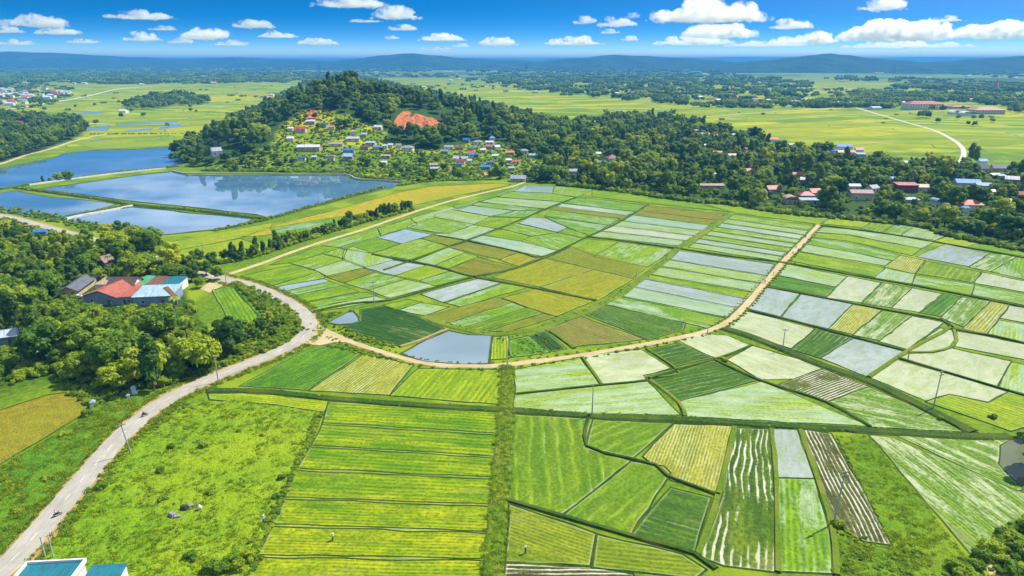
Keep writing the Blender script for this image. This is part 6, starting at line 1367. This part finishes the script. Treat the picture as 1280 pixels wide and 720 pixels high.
# shrine-like white stones under the trees by the road, and bits lying in the meadow
for i, (u, v, s, l) in enumerate(((168, 492, 1.0, 'white roadside shrine with a small peaked top at the wood edge'), (161, 499, .7, 'low pale-blue shrine stone below the peaked white shrine'), (117, 509, .9, 'blue-white shrine stone standing in shade at the olive field edge'))):
    x, y, z = at(u, v); r_ = empty('shrine', (x, y, z), R(25)); tag(r_, l, 'shrine'); r_.scale = (s, s, s); b = MB(); b.box((0, 0, .3), (1.8, 1.5, .8)).box((0, 0, 1.3), (1.1, .9, 1.3)); b.build('base', M['white'], r_); b = MB(); b.box((0, 0, 2.2), (1.6, 1.4, .6), taper=.25); b.build('roof', M['roof_light blue'], r_)
for i, (u, v, s, l) in enumerate(((216, 646, .9, 'flat grey slab lying in the meadow beside the dark block'), (222, 648, .7, 'smaller grey slab lying in front of the flat slab'), (231, 638, .8, 'dark upright block standing among the slabs in the meadow'), (239, 634, .6, 'pale stone at the top of the slab group in the meadow'))):
    x, y, z = at(u, v); b = MB(); rr = random.Random(i); b.box((0, 0, .45), (1.9, 1.2, .9 if i != 2 else 1.8), taper=.85); o = b.build('stone_slab', M['darkmetal'] if i == 2 else M['rock'], None); o.location = (x, y, z + .1); o.rotation_euler = (.06, .08, rr.uniform(0, 3)); o.scale = (s, s, s); tag(o, l, 'stone slab')
x, y, z = at(250, 638); b = MB(); b.ball((0, 0, .55), .5, 10, 8, (1, .8, 1.1)).ball((0, 0, 1.1), .16, 7, 5); o = b.build('sack', M['white'], None, True); o.location = (x, y, z + .25); tag(o, 'white tied sack standing in the meadow beside the grey slabs', 'sack')
# ------------------------------------------------------------------ hills on the horizon
def ridge(name, u0, u1, D, prof, depth, seed):
    """prof: (u, v of the skyline) read from the photograph, built at its real distance D as a solid ridge"""
    from mathutils import noise
    n = 90; m = 9; V = []; Fc = []
    for i in range(n + 1):
        u = u0 + (u1 - u0) * i / n
        for k in range(len(prof) - 1):
            if prof[k][0] <= u <= prof[k + 1][0]:
                t = (u - prof[k][0]) / (prof[k + 1][0] - prof[k][0]); t = t * t * (3 - 2 * t); v = prof[k][1] + (prof[k + 1][1] - prof[k][1]) * t; break
        r_ = ray(u, v); zc = H + D * r_[2] / r_[1]; a = r_[0] / r_[1]
        for j in range(m):
            w = (j / (m - 1) - .5) * 2; y = D + w * depth; pr = max(0, 1 - w * w) ** 1.2
            q = noise.fractal(Vector((a * 14 + seed, y * .0009, seed)), 1, 2, 4)
            V.append((a * y, y, max(-6, (zc + 6) * pr * (1 + .10 * q * (1 - .5 * pr)) - 6)))
    for i in range(n):
        for j in range(m - 1):
            a = i * m + j; Fc.append((a, a + m, a + m + 1, a + 1))
    struct(mesh_obj(name, V, Fc, HILLM, smooth=True))
t = NT('far_wooded_hill'); p = t.pos(); n1 = t.noise(p, .004, 4, .65)
t.bsdf(t.mix(t.rng(n1, .35, .65), (.010, .034, .02), (.026, .06, .03)), .95, .1, t.bump(n1, 1.0, 60)); HILLM = t.m
ridge('hills', -500, 1800, 15500, [(-500, 74), (-200, 71), (0, 70), (60, 70.5), (130, 71.5), (200, 72.8), (290, 71.5), (340, 73), (430, 73), (515, 71.5), (620, 73.2), (700, 72.5), (800, 72), (850, 73), (920, 70.8), (980, 71.3), (1080, 72.5), (1160, 71.2), (1260, 72), (1500, 71), (1800, 73)], 1500, 1.0)
ridge('hills', -400, 460, 7600, [(-400, 74), (-200, 69), (-60, 65.5), (20, 64.5), (60, 65.5), (120, 69), (170, 71.5), (230, 73.5), (270, 72.5), (300, 71.5), (350, 74), (460, 78)], 800, 2.0)
ridge('hills', 400, 700, 7200, [(400, 78), (440, 73.5), (480, 69.5), (515, 67.2), (545, 69.5), (580, 72.5), (640, 75), (700, 78)], 700, 5.0)
ridge('hills', 660, 930, 6800, [(660, 78), (720, 72.5), (770, 68.3), (800, 69.3), (840, 72), (890, 75), (930, 78)], 700, 3.0)
ridge('hills', 900, 1170, 5800, [(900, 79), (960, 75.5), (990, 71.6), (1015, 68.4), (1035, 66.8), (1058, 68.8), (1090, 72.8), (1125, 75.5), (1170, 79)], 600, 3.6)
ridge('hills', 1120, 1700, 5600, [(1120, 80), (1180, 76.4), (1240, 72.4), (1280, 69.8), (1350, 68), (1500, 73), (1700, 78)], 600, 4.0)
# ------------------------------------------------------------------ clouds: closed puffy bodies of scattering droplets
t = NT('cloud_droplets'); vp = t.n('ShaderNodeVolumePrincipled'); vp.inputs['Color'].default_value = (1, 1, 1, 1); vp.inputs['Anisotropy'].default_value = .5
cn_ = t.noise(t.objc(), .0045, 4, .62); t.link(t.math('MULTIPLY', t.rng(cn_, .37, .68), CLOUD_DENS), vp.inputs['Density']); t.link(vp.outputs[0], t.out.inputs['Volume']); CLM = t.m
cr = random.Random(5)
cn = 0
def cloud(u, vb, w, h, label):
    r_ = ray(u, vb); e = r_[2] / r_[1]; D = min(26000, max(9000, 640 / e)); z = H + D * e; c = Vector((D * r_[0] / r_[1], D, z)); k = D * math.sqrt(1 + (r_[0] / r_[1]) ** 2) / F / 1.08
    W, Hh = w * k, h * k; mb = MB(); n = int(8 + w / 5)
    for i in range(n):
        a = cr.uniform(-1, 1); env = (1 - abs(a) ** 2.2) ; r = Hh * cr.uniform(.22, .48) * (.35 + .65 * env)
        mb.ball((a * W * .46, cr.uniform(-.5, .5) * W * .3, r * .55 + cr.uniform(0, .62) * Hh * env * cr.uniform(.4, 1)), r, 10, 8, (cr.uniform(1.3, 2.2), 1.5, .85))
    mb.ball((0, 0, Hh * .16), Hh * .3, 14, 10, (W * .40 / (Hh * .3), W * .25 / (Hh * .3), .62))
    o = mb.build('cloud', CLM, None, True); o.location = c; o.rotation_euler = (0, 0, -math.atan2(c.x, c.y))
    m = o.modifiers.new('skin', 'REMESH'); m.mode = 'VOXEL'; m.voxel_size = max(12, Hh / 16)
    tx = bpy.data.textures.new('puff', 'CLOUDS'); tx.noise_scale = Hh * .28; tx.noise_depth = 3
    d = o.modifiers.new('puff', 'DISPLACE'); d.texture = tx; d.texture_coords = 'LOCAL'; d.strength = Hh * .34; d.mid_level = .55
    tag(o, label, 'cloud', 'small white clouds strung above the horizon')
CL = [(4, 41, 40, 8), (52, 34, 56, 15), (74, 43, 48, 10), (4, 33, 20, 9), (178, 24, 80, 12), (203, 38, 34, 7), (176, 51, 48, 10), (255, 49, 62, 15), (315, 35, 58, 11), (348, 47, 56, 9), (398, 56, 52, 11), (290, 57, 50, 7), (226, 54, 28, 8), (105, 54, 40, 6), (437, 9, 100, 18), (495, 24, 66, 17), (458, 28, 46, 7), (504, 38, 44, 9), (490, 49, 20, 6), (552, 51, 64, 12), (622, 57, 54, 13), (576, 59, 28, 6), (18, 56, 50, 6), (548, 62, 60, 5),
      (730, 30, 32, 11), (772, 33, 52, 13), (790, 23, 18, 8), (763, 42, 26, 7), (786, 51, 22, 8), (718, 56, 86, 11), (885, 27, 165, 28), (900, 47, 104, 19), (868, 56, 110, 13), (986, 36, 60, 12), (1101, 13, 56, 15), (1184, 27, 38, 7), (1010, 54, 90, 14), (1120, 50, 140, 24), (1240, 48, 90, 20), (1272, 40, 60, 16), (1130, 60, 150, 10), (960, 58, 120, 8)]
SZ = lambda w, h: 'long thin' if w / h > 6.4 else ('big puffy' if w > 80 else ('small round' if w < 30 else 'puffy'))
for (u, v, w, h) in CL:
    near_h = min(((abs(u - a), b) for a, b in ((40, 'the west end of the skyline'), (290, 'the low rise of the west hills'), (515, 'the middle hill peak'), (640, 'the flat gap in the hills'), (770, 'the broad double hill'), (900, 'the dip west of the highest hill'), (1035, 'the highest rounded hill'), (1160, 'the pink tower'), (1275, 'the east end of the skyline'))))[1]
    lev = 'high' if v < 30 else ('midway' if v < 46 else 'low')
    cloud(u, v, w, h, '%s white cloud floating %s over %s' % (SZ(w, h), lev, near_h))
    cn += 1
# ------------------------------------------------------------------ air
hz = MB(); hz.box((0, 0, 85), (93000, 93000, 172)); ho = hz.build('haze', None, None); ho['kind'] = 'stuff'; ho['label'] = 'pale blue haze over the whole valley'
t = NT('haze_air'); vp = t.n('ShaderNodeVolumePrincipled'); vp.inputs['Color'].default_value = (*HAZE_COL, 1); vp.inputs['Density'].default_value = HAZE_DENS; vp.inputs['Anisotropy'].default_value = 0.0
t.link(vp.outputs[0], t.out.inputs['Volume']); ho.data.materials.append(t.m)
# ------------------------------------------------------------------ light
SUN_AZ, SUN_EL = R(60), R(54)   # azimuth to the east of the view, light from beyond the fields
w = bpy.data.worlds.new('World'); scene.world = w; w.use_nodes = True; nt = w.node_tree; nt.nodes.clear()
N = nt.nodes.new; out, bg, sky, tc = N('ShaderNodeOutputWorld'), N('ShaderNodeBackground'), N('ShaderNodeTexSky'), N('ShaderNodeTexCoord')
sky.sky_type = 'NISHITA'; sky.sun_disc = False; sky.sun_elevation = SUN_EL; sky.sun_rotation = SUN_AZ; sky.air_density = 1.0; sky.dust_density = .6; sky.ozone_density = 3.0; sky.altitude = 300
sx, cb, ma = N('ShaderNodeSeparateXYZ'), N('ShaderNodeCombineXYZ'), N('ShaderNodeMath'); ma.operation = 'MULTIPLY'; ma.inputs[1].default_value = SKY_STRETCH
nt.links.new(tc.outputs['Generated'], sx.inputs[0]); nt.links.new(sx.outputs[0], cb.inputs[0]); nt.links.new(sx.outputs[1], cb.inputs[1]); mx = N('ShaderNodeMath'); mx.operation = 'MAXIMUM'; mx.inputs[1].default_value = 0.0; pw = N('ShaderNodeMath'); pw.operation = 'POWER'; pw.inputs[1].default_value = SKY_POW; nt.links.new(sx.outputs[2], mx.inputs[0]); nt.links.new(mx.outputs[0], pw.inputs[0]); nt.links.new(pw.outputs[0], ma.inputs[0]); nt.links.new(ma.outputs[0], cb.inputs[2])
nv = N('ShaderNodeVectorMath'); nv.operation = 'NORMALIZE'; nt.links.new(cb.outputs[0], nv.inputs[0]); nt.links.new(nv.outputs[0], sky.inputs[0])
hs = N('ShaderNodeHueSaturation'); hs.inputs['Saturation'].default_value = SKY_SAT; hs.inputs['Hue'].default_value = SKY_HUE; nt.links.new(sky.outputs[0], hs.inputs['Color'])

def wn(typ, **kw):
    nd = N(typ)
    for k_, v_ in kw.items(): setattr(nd, k_, v_)
    return nd
def wm(op, a, b=0.0, clamp=False):
    nd = wn('ShaderNodeMath', operation=op, use_clamp=clamp)
    for i_, q_ in enumerate((a, b)):
        if isinstance(q_, bpy.types.NodeSocket): nt.links.new(q_, nd.inputs[i_])
        else: nd.inputs[i_].default_value = q_
    return nd.outputs[0]
# a broken deck of fair-weather cloud higher overhead
zc_ = wm('MAXIMUM', sx.outputs[2], .03); cp = N('ShaderNodeCombineXYZ'); nt.links.new(wm('DIVIDE', sx.outputs[0], zc_), cp.inputs[0]); nt.links.new(wm('DIVIDE', sx.outputs[1], zc_), cp.inputs[1])
nz = N('ShaderNodeTexNoise'); nz.inputs['Scale'].default_value = .55; nz.inputs['Detail'].default_value = 5; nz.inputs['Roughness'].default_value = .6; nt.links.new(cp.outputs[0], nz.inputs['Vector'])
mk = wn('ShaderNodeMapRange', interpolation_type='SMOOTHSTEP'); nt.links.new(nz.outputs[0], mk.inputs[0]); mk.inputs[1].default_value = .44; mk.inputs[2].default_value = .66
fd = wn('ShaderNodeMapRange', interpolation_type='SMOOTHSTEP'); nt.links.new(sx.outputs[2], fd.inputs[0]); fd.inputs[1].default_value = .10; fd.inputs[2].default_value = .17
mxc = wn('ShaderNodeMix', data_type='RGBA'); nt.links.new(wm('MULTIPLY', wm('MULTIPLY', mk.outputs[0], fd.outputs[0]), .85), mxc.inputs[0]); nt.links.new(hs.outputs[0], mxc.inputs[6]); mxc.inputs[7].default_value = (7.5, 7.8, 8.2, 1)
nt.links.new(mxc.outputs[2], bg.inputs[0]); bg.inputs[1].default_value = SKY_STR; nt.links.new(bg.outputs[0], out.inputs[0])
sl = bpy.data.lights.new('sun', 'SUN'); sl.energy = SUN_STR; sl.angle = R(.5); sl.color = (1, .94, .83); so = bpy.data.objects.new('sun', sl); COL.objects.link(so)
d = Vector((math.sin(SUN_AZ) * math.cos(SUN_EL), math.cos(SUN_AZ) * math.cos(SUN_EL), math.sin(SUN_EL))); so.rotation_euler = (-d).to_track_quat('-Z', 'Y').to_euler(); so.location = d * 300
# ------------------------------------------------------------------ camera and settings
cam = bpy.data.cameras.new('camera'); cam.lens = 24; cam.sensor_width = 36; cam.clip_end = 120000; cam.clip_start = 1; co = bpy.data.objects.new('camera', cam); COL.objects.link(co); co.location = (0, 0, H); co.rotation_euler = (math.pi / 2 - PITCH, 0, 0); scene.camera = co
name_all()
scene.render.engine = 'CYCLES'
cy = scene.cycles; cy.max_bounces = 16; cy.diffuse_bounces = 2; cy.glossy_bounces = 2; cy.transmission_bounces = 2; cy.transparent_max_bounces = 6; cy.volume_bounces = 14; cy.use_denoising = True; cy.caustics_reflective = False; cy.caustics_refractive = False
vs = scene.view_settings; vs.view_transform = 'Standard'; vs.look = 'None'; vs.exposure = EXPO; vs.gamma = 1; vs.use_curve_mapping = False
